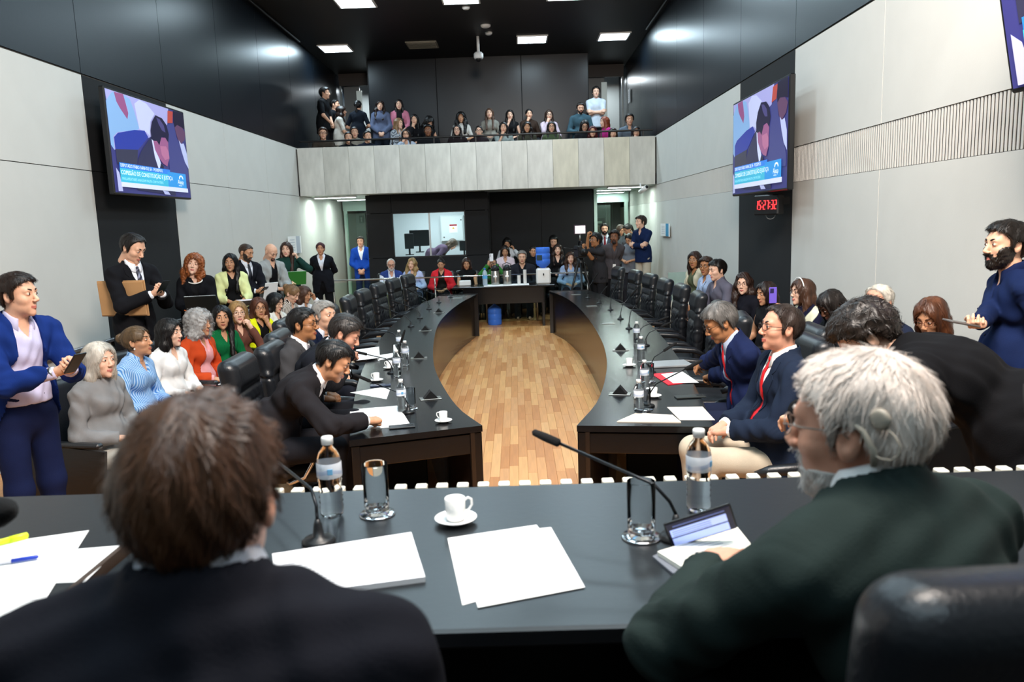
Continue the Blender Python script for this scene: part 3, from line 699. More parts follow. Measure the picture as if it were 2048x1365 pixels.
        t_=[[ (n_-1)*4+j,(n_-1)*4+(j+1)%4,n_*4] for j in range(4)]
        gt.add(vv,[np.array(q),np.array(t_)],0,True); gt.ball(kn+fa*.001+n3(ax)*.004,(.017,.012,.018),8,0)
        link('tie',gt.mesh('tie',[mat('tie',opt['tie'],.5,bump=.2,pattern=opt.get('tpat'))]),root)
    if opt.get('buttons') and V is not None and hi:
        ax=N-P; fa=n3(np.array([0,ax[2],-ax[1]])); gb=Geo()
        for v in np.linspace(.15,.85,6): gb.ball(V.surf(P+ax*v,fa,.3)+fa*.001,.0055,8,0)
        link('button_row',gb.mesh('button_row',[mat('button',opt['buttons'],.4)]),root,kind='stuff')
    if opt.get('lanyard') and V is not None:
        ax=N-P; fa=n3(np.array([0,ax[2],-ax[1]])); gl=Geo()
        for q in(-1,1): gl.tube([V.surf(P+ax*v+X1*q*.065*(v-.35)/.6,fa,.3)+fa*.004 for v in np.linspace(.95,.35,8)],.003,5,0)
        c=V.surf(P+ax*.28,fa,.3)+fa*.008; gl.bbox(c,(.06,.005,.085),.002,np.stack([X1,fa,n3(ax)],1),1)
        link('lanyard',gl.mesh('lanyard',[mat('lanyard cord',opt['lanyard'],.6),PAPER]),root)
    # trousers or skirt
    if legs:
        T=[]; zz=.012
        for sd in(-1,1):
            H,K,A=leg[sd]
            T+= [cap(H,K,.086+zz*.5,.060+zz),cap(K,A+(0,-.005,-.05),.058+zz,.050+zz)] if not skirt else [cap(H,K+(K-H)*-.12,.088,.070)]
        hp_=[ell(P+(0,-.005,-.02),(.166*w+(.01 if fem else 0),.127,.14)),ell(P*.6+M*.4+(0,.03*belly,0),(.152*w,.118+.03*belly,.09))]
        V=vol_for(T+hp_,max(hvox*1.25,.009)); V.add(hp_,.04); V.add(T,.035); V.disp(lambda x,y,z:.0022*np.sin(21*z+9*x+6*y))
        V.cut(lambda x,y,z:(z-(P[2]+.13))+0*x+0*y)
        V.cut(lambda x,y,z:(.03-z)+0*x+0*y)
        P_,Q_=V.mesh(); gg=Geo().add(P_,Q_,0); link('skirt' if skirt else 'trousers',gg.mesh('trousers',[cloth(bot)]),root)
        if dist<13:
            for sd in(-1,1):
                A=leg[sd][2]; gs=Geo()
                prof=[(-.075,.034,.05),(-.06,.040,.062),(-.02,.041,.07),(.03,.040,.062),(.08,.044,.045),(.14,.042,.035),(.175,.022,.022)]
                vv=[];nn=10
                for (yy,wx,hz) in prof:
                    for t in np.linspace(0,2*PI,nn,endpoint=False): vv.append((A[0]+wx*math.cos(t),A[1]+yy,max(.002,hz*.5+hz*.5*math.sin(t)*1.1)))
                i=np.arange(len(prof)-1)[:,None]*nn;j=np.arange(nn)[None];j2=(j+1)%nn
                gs.add(vv,[np.stack([i+j,i+j2,i+nn+j2,i+nn+j],-1).reshape(-1,4)[:,::-1],np.arange(nn)[None],(np.arange(nn)+(len(prof)-1)*nn)[::-1][None]],0,True)
                link('shoe',gs.mesh('shoe',[mat('shoe leather',shoe,.35)]),root)
    def tw(p): return Rw@np.asarray(p)+org
    info=dict(root=root,org=org,Rw=Rw,Rh=Rw@(Rh/hs),Hc=tw(Hc),P=tw(P),N=tw(N),Fw=Rw@Fw,U=Rw@U,yaw=yaw,
              hand={sd:tw(arm[sd]['H']) for sd in(-1,1)},wrist={sd:tw(arm[sd]['W']) for sd in(-1,1)},hR={sd:Rw@arm[sd]['R'] for sd in(-1,1)})
    info['mid']=(info['hand'][-1]+info['hand'][1])/2
    PEOPLE.append(info); return info
# ---------------------------------------------------------------- room shell
XL,XR=-4.40,2.90; J=[-1.5+1.95*k for k in range(0,13)]   # panel joints along the room
J=[8.25+1.95*k for k in range(-6,8)]
ZB,ZS0,ZS1,ZJ=3.60,2.27,2.62,2.63
g=Geo(); g.box((-.75,9.5,-.06),(8.2,25,.12))
WOODB=mat('oak floor','#b8804e',.38,bump=.06,bscale=30,var=.16,vscale=5,stretch=(6,.6,1),pattern=('z','#c48c58',.01,.5))
floor=link('floor',g.mesh('floor',[WOODB]),kind='structure')
planks=[mat('oak plank %d'%i,c,.36,bump=.05,bscale=40,var=.10,vscale=6,stretch=(8,.5,1)) for i,c in enumerate(['#cf955c','#c58a52','#d6a064','#bd8049','#cc9560','#d8a46b'])]
pw=.074; far=Geo(); cnt=0; pmes=[]
for i,m_ in enumerate(planks): pmes.append(Geo().bbox((0,0,0),(pw-.0012,.62,.006),.0008,None,0).mesh('plank',[m_]))
cand=[]
for c in range(-16,17):
    y=4.35+random.random()*.6
    while y<15.6:
        x=.0+c*pw; wmax=.35+ .75*math.sin(min(1,max(0,(y-4.2)/9.6))*PI)**.8
        if abs(x-.02)<wmax+.1 and y<13.6 or y>13.2 and abs(x)<1.1: cand.append((y,x))
        y+=.622
cand.sort()
for k,(y,x) in enumerate(cand):
    if k<300: link('plank',random.choice(pmes),floor,(x,y,.0032))
    else: far.box((x,y,.0032),(pw-.0012,.62,.006),None,random.randrange(6))
link('plank_field',far.mesh('plank_field',planks),floor,kind='stuff')
# ceiling
CEILM=mat('dark brown ceiling','#15100d',.5,bump=.1,bscale=20,var=.2)
g=Geo(); g.box((-.75,9.0,CEIL+.06),(7.6,24,.12)); ceiling=link('ceiling',g.mesh('ceiling',[CEILM]),kind='structure')
lamp0=None
for i,(x,y) in enumerate(LIGHTS[:6]):
    r=empty('ceiling_light',(x,y,CEIL),None,('square white ceiling light panel glowing in the dark ceiling'),'light','square ceiling light panels') if lamp0 is None else None
    if lamp0 is None:
        f=Geo()
        for a,b,sx,sy in((0,.315,.66,.03),(0,-.315,.66,.03),(.315,0,.03,.6),(-.315,0,.03,.6)): f.box((a,b,-.012),(sx,sy,.024))
        link('frame',f.mesh('frame',[WHITEPL]),r); link('diffuser',Geo().box((0,0,-.004),(.6,.6,.006)).mesh('diffuser',[LAMP]),r); lamp0=r
    else: r=tree(lamp0)
    lab={0:'square ceiling light panel beside the left wall above the balcony',1:'square ceiling light panel right of the dome camera',2:'square ceiling light panel beside the right wall above the balcony',3:'square ceiling light panel at the top edge, left of centre',4:'square ceiling light panel at the very top edge, centre',5:'square ceiling light panel at the very top edge, right of centre'}.get(i,'square white ceiling light panel further forward over the room')
    relabel(r,lab,(x,y,CEIL))
    
g=Geo(); g.box((0,0,-.01),(.66,.62,.02),m=0); [g.box((0,-.25+.1*k,-.025),(.6,.03,.012),m=0) for k in range(6)]
o=link('ceiling_vent',g.mesh('vent',[mat('beige grille','#8b8678',.6)]),None,(-1.88,17.46,CEIL),None,'beige air vent panel in the dark ceiling','vent')
for (x,y,r_,lb) in((-.42,16.6,.075,'small white smoke detector on the ceiling, near the back'),(-.46,16.0,.10,'larger white round detector on the ceiling'),(-.76,14.64,.075,'small white smoke detector on the ceiling, near the top edge')):
    g=Geo().lathe([(0,-.05),(r_*.6,-.05),(r_*.95,-.03),(r_,0),(0,0)],20); o=link('smoke_detector',g.mesh('sd',[WHITEPL]),None,(x,y,CEIL),None,lb,'detector')
# long walls with separate panels
def wall(side):
    sx=-1 if side=='left' else 1; X=XL if sx<0 else XR
    g=Geo(); g.box((X+sx*.076,9.5,2.95),(.12,25,5.9)); w=link('wall_'+side,g.mesh('wall',[JOINT]),kind='structure')
    def pan(y0,y1,z0,z1,m,t=.028,gap=.008):
        gg=Geo().bbox((0,0,0),(t,y1-y0-gap,z1-z0-gap),.0008); link('panel',gg.mesh('panel',[m]),w,(X+sx*(.03-t/2),(y0+y1)/2,(z0+z1)/2))
    ys=[-1.9]+[y for y in J if y>-1.6]+([21.6] if J[-1]<21 else [])
    for a,b in zip(ys[:-1],ys[1:]):
        blk=abs(a-8.25)<.1
        pan(a,b,ZB+.01,CEIL,BLACKPANEL)
        if a>18.3 and True: pass
        m=BLACKMATT if blk else WHITEWALL
        if sx<0:
            pan(a,b,ZJ,ZB,m); pan(a,b,.0,ZJ,m)
        else:
            pan(a,b,ZS1,ZB,m); pan(a,b,.0,ZS0,m)
    if sx>0:
        link('slit_shade_backing',Geo().box((X+.0285,12.,(ZS0+ZS1)/2),(.03,19.,ZS1-ZS0)).mesh('sb',[mat('slit shade backing','#2c2a27',.9)]),w); mm=[WHITEWALL,BLACKMATT]; me=[Geo().bbox((0,0,0),(.007,.019,ZS1-ZS0),.001).mesh('slat',[q]) for q in mm]; y=2.2; st=Geo(); st2=Geo()  # dark backing colour stands in for the shade inside the slits
        while y<21:
            blk=8.25<y<10.2
            if y<10.9 and y>3.9: link('slat',me[blk],w,(X+.0105,y,(ZS0+ZS1)/2))
            else: (st2 if blk else st).box((X+.0105,y,(ZS0+ZS1)/2),(.007,.019,ZS1-ZS0))
            y+=.0375
        link('slat_band',st.mesh('slat_band',[WHITEWALL]),w,kind='stuff')
    return w
wl=wall('left'); wr=wall('right')
g=Geo(); g.bbox((XL+.03,6.5,.85),(.05,15,.035),.006); link('trim_1',g.mesh('trim',[mat('grey rail','#86868a',.3,.6)]),kind='structure')
g=Geo(); g.box((-.75,-2.0,2.95),(7.6,.12,5.9)); link('wall_front',g.mesh('wf',[mat('rear wall','#6c6a66',.8)]),kind='structure')
for sx,X in((-1,XL+.10),(1,XR-.10)):
    g=Geo(); g.cyl((X,2,CEIL-.05),(X,16.6,CEIL-.05),.018,10); link('trim_2' if sx<0 else 'trim_3',g.mesh('conduit',[mat('dark conduit','#2b2522',.3,.4)]),kind='structure')
# balcony: slab, parapet with marble slabs, back wall, landings
MARB=[mat('marble %d'%i,c,.35,bump=.03,bscale=20,var=.16,vscale=7,stretch=(1,1,.3)) for i,c in enumerate(['#c2c1ba','#bbbab2','#c6c5bd','#c0bcaa'])]
g=Geo(); g.box(((XL+XR)/2,19.1,2.75),(XR-XL,6.0,.22)); link('floor_balcony',g.mesh('slab',[mat('grey ceiling tile','#b9c0bd',.8)]),kind='structure')
g=Geo(); g.box(((XL+XR)/2,16.17,3.1),(XR-XL,.14,.93)); par=link('wall_parapet',g.mesh('parapet',[JOINT]),kind='structure')
xs=np.linspace(XL+.03,XR-.03,15)
for i in range(14):
    gg=Geo().bbox((0,0,0),(xs[i+1]-xs[i]-.004,.03,.955),.002); link('marble_slab',gg.mesh('slab',[MARB[[0,1,2,0,1,2,2,0,1,0,3,0,3,1][i]]]),par,((xs[i]+xs[i+1])/2,16.085,3.106))
rl=empty('balcony_railing',((XL+XR)/2,16.2,3.56),None,'thin black metal handrail along the top of the marble balcony','railing')
bm=mat('black painted steel','#0b0c0d',.4,.3)
link('handrail',Geo().bbox((0,0,.16),(XR-XL-.1,.05,.035),.01).mesh('handrail',[bm]),rl)
pm=Geo().box((0,0,.08),(.025,.025,.16)).mesh('post',[bm])
for i in range(9): link('post',pm,rl,(-3.4+.85*i,0,0))
for row,(y0,z) in enumerate(((16.25,2.86),(17.15,3.05),(18.05,3.22))):
    link('floor_tier',Geo().box(((XL+XR)/2,y0+(2.9-row*.9+1.6)/2,z-.04),(XR-XL-.1,2.9-row*.9+1.6,.08 if row==0 else .2)).mesh('tier',[mat('dark carpet','#1a1a1c',.9)]),kind='structure')
g=Geo(); g.box((-.77,19.0,4.35),(5.2,.12,2.96)); wb=link('wall_back',g.mesh('wb',[DARK]),kind='structure')
for a,b in((-3.35,-1.75),(-1.75,.25),(.25,1.82)):
    link('panel',Geo().bbox((0,0,0),(b-a-.012,.03,2.9),.004).mesh('panel',[BLACKPANEL]),wb,((a+b)/2,18.93,4.37))
# landings behind the balcony
link('wall_landing',Geo().box(((XL+XR)/2,21.7,3.0),(XR-XL,.12,6.0)).mesh('wl',[mat('landing wall','#8d9190',.7)]),kind='structure')
for nm,x0,x1,lt in(('door_1',XL+.05,-3.4,.25),('door_2',1.88,XR-.05,.55)):
    d=link(nm,Geo().box(((x0+x1)/2,20.4,5.66),(x1-x0,.1,.3)).mesh('lintel',[mat('brown lintel','#2a211c',.6)]),kind='structure')
    fm=mat('grey door frame','#6f7474',.4,.3)
    for q in(x0+.03,x1-.03): link('jamb',Geo().bbox((0,0,0),(.05,.08,2.3),.005).mesh('jamb',[fm]),d,(q,20.38,4.36))
    link('door_leaf',Geo().bbox((0,0,0),((x1-x0)*.42,.04,2.3),.004).mesh('leaf',[mat('door leaf','#5a5b5a',.5)]),d,(x0+.05+(x1-x0)*.25,20.5,4.36))
    link('glass_strip',Geo().box((0,0,0),(.14,.02,2.0)).mesh('gs',[mat('glowing frosted glass','#b9c4c0',.3,emit=.3)]),d,(x0+.05+(x1-x0)*.45,20.46,4.4))  # weak glow put into the glass material so the strip looks bright
# lower passages and control booth
g=Geo(); g.box((-1.89,18.95,1.32),(2.65,.08,2.63)); g.box((-3.17,17.95,1.32),(.08,2.0,2.63)); g.box((-.60,17.95,1.32),(.08,2.0,2.63))
booth=link('wall_booth',g.mesh('booth',[mat('booth interior','#cfd6d6',.7)]),kind='structure')
bx=[-3.21,-2.66,-1.08,-.57]; bz=[0,1.28,2.24,2.63]
for i in range(3):
    for k in range(3):
        if i==1 and k==1: continue
        link('panel',Geo().bbox((0,0,0),(bx[i+1]-bx[i]-.008,.06,bz[k+1]-bz[k]-.008),.004).mesh('panel',[BLACKMATT]),booth,((bx[i]+bx[i+1])/2,16.93,(bz[k]+bz[k+1])/2))
link('panel',Geo().bbox((0,0,0),(.06,.9,2.62),.004).mesh('panel',[BLACKMATT]),booth,(-.58,17.4,1.31))
bk=Geo()
for c,sz in(((-1.89,16.985,.65),(2.6,.03,1.3)),((-1.89,16.985,2.44),(2.6,.03,.4)),((-2.93,16.985,1.3),(.54,.03,2.6)),((-.84,16.985,1.3),(.48,.03,2.6))): bk.box(c,sz)
link('wall_booth_light_block',bk.mesh('bk',[DARK]),kind='structure')  # dark sheets added to stop booth light leaking through the panel gaps
w_=link('window_1',Geo().box((-1.87,16.99,1.76),(1.56,.008,.94)).mesh('pane',[mat('thin window glass','#eefcff',.03,trans=1,ior=1.02)]),kind='structure')
fr=Geo(); 
for c,sz in(((-1.87,16.96,2.235),(1.6,.07,.03)),((-1.87,16.96,1.285),(1.6,.07,.03)),((-2.655,16.96,1.76),(.03,.07,.94)),((-1.085,16.96,1.76),(.03,.07,.94))): fr.box(c,sz)
link('window_frame',fr.mesh('wfr',[BLACKPL]),w_); link('mullion',Geo().box((-1.86,16.97,1.76),(.035,.03,.93)).mesh('mu',[mat('aluminium','#b8bdbe',.4,.6)]),w_)
link('wall_recess',Geo().box((.57,17.65,1.32),(2.4,.1,2.63)).mesh('wr',[DARK]),kind='structure')
o=bpy.data.objects['wall_recess']
for a,b in((-.55,.58),(.58,1.75)): link('panel',Geo().bbox((0,0,0),(b-a-.012,.04,2.6),.004).mesh('panel',[BLACKMATT]),o,((a+b)/2,17.58,1.31))
link('wall_passage',Geo().box((1.79,19.6,1.32),(.1,4.0,2.63)).mesh('wp',[mat('pale green wall','#b9cfc6',.5)]),kind='structure')
GG=mat('green tinted glass','#e2f6ec',.05,trans=.95,ior=1.06); WG=mat('pale green wall','#b9cfc6',.5)
for nm,x0,x1 in(('door_3',XL+.05,-3.22),('door_4',1.86,XR-.03)):
    d=link(nm,Geo().box(((x0+x1)/2,19.9,2.50),(x1-x0,.08,.25)).mesh('hd',[WG]),kind='structure')
    for q in(x0+.06,x1-.06): link('door_frame',Geo().bbox((0,0,0),(.09,.09,2.4),.006).mesh('j',[WG]),d,(q,19.9,1.2))
    link('glass_leaf',Geo().box((0,0,0),((x1-x0)*.42,.014,2.3),Rz(D(0))).mesh('gl',[GG]),d,(x0+.1+(x1-x0)*.22,19.7,1.16))
    link('dark_door',Geo().bbox((0,0,0),(.36,.05,2.0),.004).mesh('dd',[DARK]),d,(x1-.5 if x0<0 else x0+.42,21.5,1.0))
    link('door_plate',Geo().bbox((0,0,0),(.14,.01,.06),.002).mesh('dp',[WHITEPL]),d,(x1-.5 if x0<0 else x0+.44,21.46,1.88))
    for k in range(3): link('wall_batten',Geo().bbox((0,0,0),(.02,.03,2.4),.004).mesh('bt',[mat('grey batten','#9aa3a0',.6)]),d,(x0+.62+.09*k,21.5,1.2))
for i,(x,y,a,b) in enumerate(LOW):
    r=empty('strip_light',(x,y,2.64),None,['slim strip light under the left end of the balcony','slim strip light deeper in the left passage','slim strip light under the right end of the balcony, nearest','second slim strip light in the right passage','third slim strip light, deepest in the right passage'][i],'light','strip lights under the balcony')
    link('housing',Geo().bbox((0,0,-.02),(a+.05,b+.05,.035),.004).mesh('h',[WHITEPL]),r); link('tube',Geo().box((0,0,-.041),(a,b,.008)).mesh('tb',[LAMP]),r)
# booth contents
m1=mat('monitor casing','#2c2f30',.5)
for (x,z,wd,hg,y,lb) in((-2.16,1.68,.44,.36,17.5,'dark monitor behind the left booth pane'),(-2.38,1.62,.2,.34,17.4,'narrow dark equipment unit beside the booth monitor'),(-1.16,1.48,.2,.22,17.4,'dark monitor in the right corner of the booth window')):
    r=empty('monitor',(x,y,z-hg/2-.14),None,lb,'monitor'); link('screen',Geo().bbox((0,0,hg/2+.14),(wd,.04,hg),.008).mesh('s',[m1]),r); link('stand',Geo().cyl((0,0,.02),(0,0,.16),.02,8).bbox((0,0,.01),(.18,.12,.02),.004).mesh('st',[m1]),r)
link('booth_counter',Geo().bbox((0,0,0),(2.4,.5,.04),.006).bbox((-1.1,0,-.6),(.05,.45,1.2),.004).bbox((1.1,0,-.6),(.05,.45,1.2),.004).mesh('bc',[WHITEPL]),None,(-1.88,17.35,1.22),None,'pale counter inside the control booth','counter')
r=empty('electrical_cabinet',(-1.52,18.86,1.86),None,'white wall cabinet with a red and white warning sign inside the booth','cabinet')
link('body',Geo().bbox((0,0,0),(.56,.16,.62),.006).mesh('b',[mat('cabinet paint','#ccd2cf',.4)]),r); link('door',Geo().bbox((0,-.09,0),(.52,.02,.58),.006).mesh('d',[mat('cabinet paint','#d4dad7',.4)]),r)
sg=Geo().box((.03,-.103,.0),(.2,.004,.2),m=0); sg.box((.03,-.106,.08),(.18,.004,.035),m=1); sg.prism([(-.03,-.03),(.03,-.03),(0,.025)],0,.004,2,Rx(PI/2),(.03,-.106,.02)); link('warning_sign',sg.mesh('ws',[PAPER,mat('sign red','#a3242c',.5),mat('sign yellow','#e0b92c',.5)]),r)
for zz in(-.2,.2): link('lock',Geo().ball((-.2 if zz<0 else .22,-.105,zz),.014,8).mesh('lk',[BLACKPL]),r)
# dome camera and bullet camera
r=empty('dome_camera',(-.77,16.9,CEIL),None,'white dome security camera hanging from the ceiling above the balcony','camera')
p_=aty(957,113,16.9); dz=p_[2]-CEIL; r.location=(p_[0],16.9,CEIL)
link('stem',Geo().cyl((0,0,0),(0,0,dz+.08),.03,10).mesh('s',[WHITEPL]),r); link('housing',Geo().lathe([(0,.09),(.07,.085),(.1,.05),(.1,-.02),(.085,-.05),(0,-.05)],20).mesh('h',[WHITEPL]),r,(0,0,dz)); link('lens_dome',Geo().ball((0,-.02,-.05),.065,12).mesh('l',[BLACKPL]),r,(0,0,dz))
p_=aty(1287,379,15.9); r=empty('bullet_camera',p_,Rz(D(25))@Rx(D(-20)),'white bullet security camera under the right end of the balcony','camera')
link('barrel',Geo().cyl((0,.12,0),(0,-.12,0),.045,14).mesh('b',[WHITEPL]),r); link('lens',Geo().cyl((0,-.121,0),(0,-.128,0),.034,12).mesh('l',[BLACKPL]),r); link('bracket',Geo().tube([(0,.05,.04),(0,.07,.10),(0,.07,.16)],.015,8).mesh('k',[WHITEPL]),r)
# ---------------------------------------------------------------- televisions
def emi(c,k=1.0): return mat('screen '+c,c,.35,emit=k,spec=.3)
SP=[
('#3a3a78',[(0.0,1.0),(1.0,1.0),(1.0,0.0),(0.0,0.0)]),
('#a7a4d8',[(0.0,1.0),(0.777,1.0),(0.739,0.813),(0.483,0.624),(0.035,0.416)]),
('#86acd9',[(0.0,0.881),(0.067,0.976),(0.096,0.993),(0.114,0.903),(0.22,0.754),(0.241,0.846),(0.199,0.995),(0.274,0.97),(0.312,0.863),(0.353,0.692),(0.33,0.669),(0.091,0.6),(0.04,0.55),(0.035,0.416),(0.004,0.461)]),
('#93507f',[(0.096,0.993),(0.199,0.999),(0.219,0.912),(0.237,0.819),(0.22,0.754),(0.145,0.85),(0.114,0.903)]),
('#c3c6ea',[(0.321,0.937),(0.389,0.995),(0.473,0.979),(0.573,0.894),(0.505,0.795),(0.484,0.633),(0.435,0.67),(0.352,0.683)]),
('#b3483f',[(0.762,0.976),(0.838,0.984),(0.819,0.849),(0.742,0.833)]),
('#2b3a9a',[(0.044,0.542),(0.09,0.592),(0.289,0.662),(0.415,0.68),(0.456,0.619),(0.352,0.503),(0.306,0.461),(0.045,0.426)]),
('#34344c',[(0.045,0.426),(0.306,0.461),(0.281,0.297),(0.047,0.278)]),
('#40437f',[(0.701,0.796),(0.832,0.852),(0.859,0.687),(0.911,0.594),(0.987,0.3),(0.986,0.199),(0.706,0.219),(0.712,0.526)]),
('#1d1630',[(0.839,0.994),(0.997,0.999),(0.997,0.813),(0.946,0.834),(0.882,0.842),(0.848,0.785),(0.833,0.862)]),
('#60405f',[(0.838,0.803),(0.882,0.842),(0.958,0.826),(1.0,0.773),(0.978,0.686),(0.916,0.63),(0.871,0.678)]),
('#b9bfe6',[(0.883,0.67),(0.916,0.63),(0.958,0.642),(0.994,0.524),(1.0,0.342),(0.951,0.418),(0.915,0.534)]),
('#2d2d50',[(0.294,0.363),(0.346,0.458),(0.445,0.581),(0.496,0.635),(0.514,0.517),(0.551,0.281),(0.678,0.274),(0.731,0.221),(0.763,0.012),(0.246,0.04)]),
('#d0d5f4',[(0.492,0.607),(0.512,0.591),(0.546,0.503),(0.586,0.359),(0.565,0.301),(0.551,0.281),(0.512,0.416)]),
('#1a1c3c',[(0.586,0.359),(0.621,0.335),(0.62,0.283),(0.562,0.278)]),
('#9a5a86',[(0.512,0.591),(0.538,0.614),(0.598,0.643),(0.682,0.657),(0.718,0.609),(0.712,0.526),(0.714,0.43),(0.685,0.369),(0.674,0.335),(0.618,0.358),(0.568,0.413),(0.523,0.5)]),
('#b56f94',[(0.597,0.548),(0.681,0.56),(0.71,0.507),(0.711,0.43),(0.648,0.403),(0.608,0.455)]),
('#1b1838',[(0.572,0.88),(0.516,0.797),(0.487,0.698),(0.492,0.607),(0.518,0.592),(0.558,0.599),(0.587,0.556),(0.629,0.658),(0.682,0.657),(0.718,0.609),(0.739,0.706),(0.714,0.808),(0.662,0.866)]),
('#4a4478',[(0.58,0.858),(0.625,0.848),(0.676,0.791),(0.69,0.716),(0.644,0.727),(0.605,0.787)]),
('#b7b9e4',[(0.021,0.242),(0.052,0.196),(0.069,0.066),(0.073,0.013),(0.023,0.011)]),
('#b7b9e4',[(0.572,0.057),(0.647,0.05),(0.678,0.014),(0.596,0.016)]),
]
BN=[('#2f7fe0',(.061,.245,.70,.300)),('#3fb6d4',(.06,.106,.93,.245)),('#2f93dc',(.66,.106,.93,.275)),('#d8dcf2',(.06,.058,.945,.106))]
def tv(loc,R,label,W=1.93,Hh=1.09):
    r=empty('television',loc,R,label,'television','wall televisions')
    link('casing',Geo().bbox((0,.045,0),(W,.06,Hh),.01).mesh('casing',[BLACKPL]),r); link('mount',Geo().bbox((0,.168,0),(.5,.20,.4),.01).mesh('mount',[DARK]),r)
    g=Geo(); mats=[]; w_,h_=W-.04,Hh-.045
    for k,(c,pl) in enumerate(SP):
        mats.append(emi(c,.42)); P_=[((u-.5)*w_,0,(v-.5)*h_) for u,v in pl]; n_=len(P_); P_=np.array(P_); P_[:,1]=.0145-.0006*k
        g.add(P_,np.arange(n_)[None],k,False)
    for j,(c,(u0,v0,u1,v1)) in enumerate(BN):
        mats.append(emi(c,.5)); k=len(mats)-1
        g.add([((u-.5)*w_,.0145-.0006*(len(SP)+j),(v-.5)*h_) for u,v in((u0,v0),(u1,v0),(u1,v1),(u0,v1))],np.arange(4)[None],k,False)
    link('screen_picture',g.mesh('screen_picture',mats),r)
    t=Geo(); A=Rx(PI/2)
    for txt,u,v,sz,m in(('DEPUTADO FÁBIO FARIA DE SÁ - PODEMOS',.07,.258,.050,0),('COMISSÃO DE CONSTITUIÇÃO E JUSTIÇA',.07,.183,.066,0),('PARLAMENTARES ANALISAM PAUTA COM 74 ITENS',.075,.128,.042,2),('UAÍS - GRUPO DE AMIZADE BRASIL-CHINA, MAIOR PARCEIRO COMERCIAL DE SÃO',.07,.070,.038,1),('Alesp',.80,.150,.075,0),('notícias',.81,.125,.03,0)):
        t.join(text_geo(txt,sz),A,((u-.5)*w_,.0005,(v-.5)*h_),m)
    lg=Geo(); 
    for a_ in np.linspace(.1,PI-.1,6): lg.ball(((.855-.5)*w_+.05*math.cos(a_),.0005,(.215-.5)*h_+.03*math.sin(a_)),(.012,.001,.012),6)
    t.join(lg); link('lettering',t.mesh('lettering',[emi('#eef4ff',.85),emi('#1b2460',.2),emi('#9fe0ee',.75)]),r,kind='stuff')
    return r
tv((-4.13,9.13,2.925),Rz(PI/2),'large wall television high on the black column of the left wall')
tv((2.63,8.62,2.72),Rz(-PI/2),'large wall television high on the black column above the red clock')
# third screen, tilted forward, top right corner
p0=aty(2016,190,3.95)
Rt=Rz(D(-80))@Rx(D(13)); cc=p0-Rt@np.array([-.965,0,-.545]); t3=tv(cc,Rt,'tilted television cut off by the top right corner of the picture')
wx=Rt.T@(np.array([XR,cc[1]+.2,cc[2]+.1])-cc); link('wall_arm',Geo().tube([(0,.1,0),(wx*.5),wx],.03,8).mesh('wa',[DARK]),t3)
# clock
p_=aty(1507,411,8.55); r=empty('wall_clock',(2.78,p_[1],p_[2]),Rz(-PI/2+D(25)),'black digital wall clock with red digits reading 15:27:32','clock')
cx=aty(1507,411,8.3); r.location=(cx[0]+.12,cx[1],cx[2])
link('casing',Geo().bbox((0,.05,0),(.36,.09,.21),.012).mesh('c',[BLACKPL]),r); link('cable_loop',Geo().tube([(.02+.07*math.cos(a_),.06,-.10+.05*math.sin(a_)) for a_ in np.linspace(PI,2*PI,10)],.004,5).mesh('cl',[mat('grey cable','#8c8c8c',.5)]),r); link('bracket',Geo().bbox((.12,.11,.04),(.12,.14,.08),.01).mesh('bk',[BLACKPL]),r)
SEG={'1':'bc','5':'afgcd','2':'abged','7':'abc','3':'abgcd',':':''}
g=Geo(); x=-.135
for ch in '15:27:32':
    if ch==':':
        g.box((x,0,.02),(.008,.004,.010)); g.box((x,0,-.02),(.008,.004,.010)); x+=.022; continue
    w_,h_=.026,.044
    P_={'a':((0,h_),(w_,.007)),'g':((0,0),(w_,.007)),'d':((0,-h_),(w_,.007)),'b':((w_/2,h_/2),(.007,h_)),'c':((w_/2,-h_/2),(.007,h_)),'f':((-w_/2,h_/2),(.007,h_)),'e':((-w_/2,-h_/2),(.007,h_))}
    for q in SEG[ch]: (a_,b_),(c_,d_)=P_[q]; g.box((x+.012+a_+b_*.08,0,b_),(c_,.004,d_))
    x+=.046
link('digits',g.mesh('digits',[mat('red led','#ff2a2e',.4,emit=6)]),r)
# posters on the walls
for (px,py,side,lb,wd,hg) in((1330,460,1,'small white and blue notice taped to the right wall',.9,.24),(590,490,-1,'white paper notice on the left wall beside the women standing',.9,.34),(692,480,-1,'small white notice on the left wall near the guard',.2,.3),(1258,192,1,'white notice on the black wall above the balcony right end',.28,.32)):
    X=XL+.035 if side<0 else XR-.035; d_=ray(px,py); P_=np.array([0,0,CAMH])+d_*(X/d_[0]); r=empty('notice',P_,Rz(PI/2 if side<0 else -PI/2),lb,'notice')
    link('sheet',Geo().box((0,0,0),(wd,.004,hg)).mesh('sh',[PAPER]),r)
    q=Geo(); q.box((wd*.25,-.004,0),(wd*.3,.003,hg),m=0 if px==1330 else 1); [q.box((-wd*.2,-.004,hg*(.3-.15*k)),(wd*.35,.003,hg*.03),m=1) for k in range(5)]; link('print',q.mesh('pr',[mat('print blue','#3f94bd',.6),mat('print grey','#b6bcc8',.7)]),r)
# exit pictogram in the left passage
p_=aty(723,439,21.6); r=empty('exit_sign',p_,None,'small dark exit sign in the left passage under the balcony','sign'); link('plate',Geo().bbox((0,0,0),(.13,.02,.2),.003).mesh('p',[mat('sign dark green','#173025',.4)]),r)
link('arrow',Geo().box((0,-.014,-.02),(.02,.004,.09)).prism([(-.03,0),(.03,0),(0,.035)],0,.004,0,Rx(PI/2),(0,-.012,.025)).mesh('a',[WHITEPL]),r)
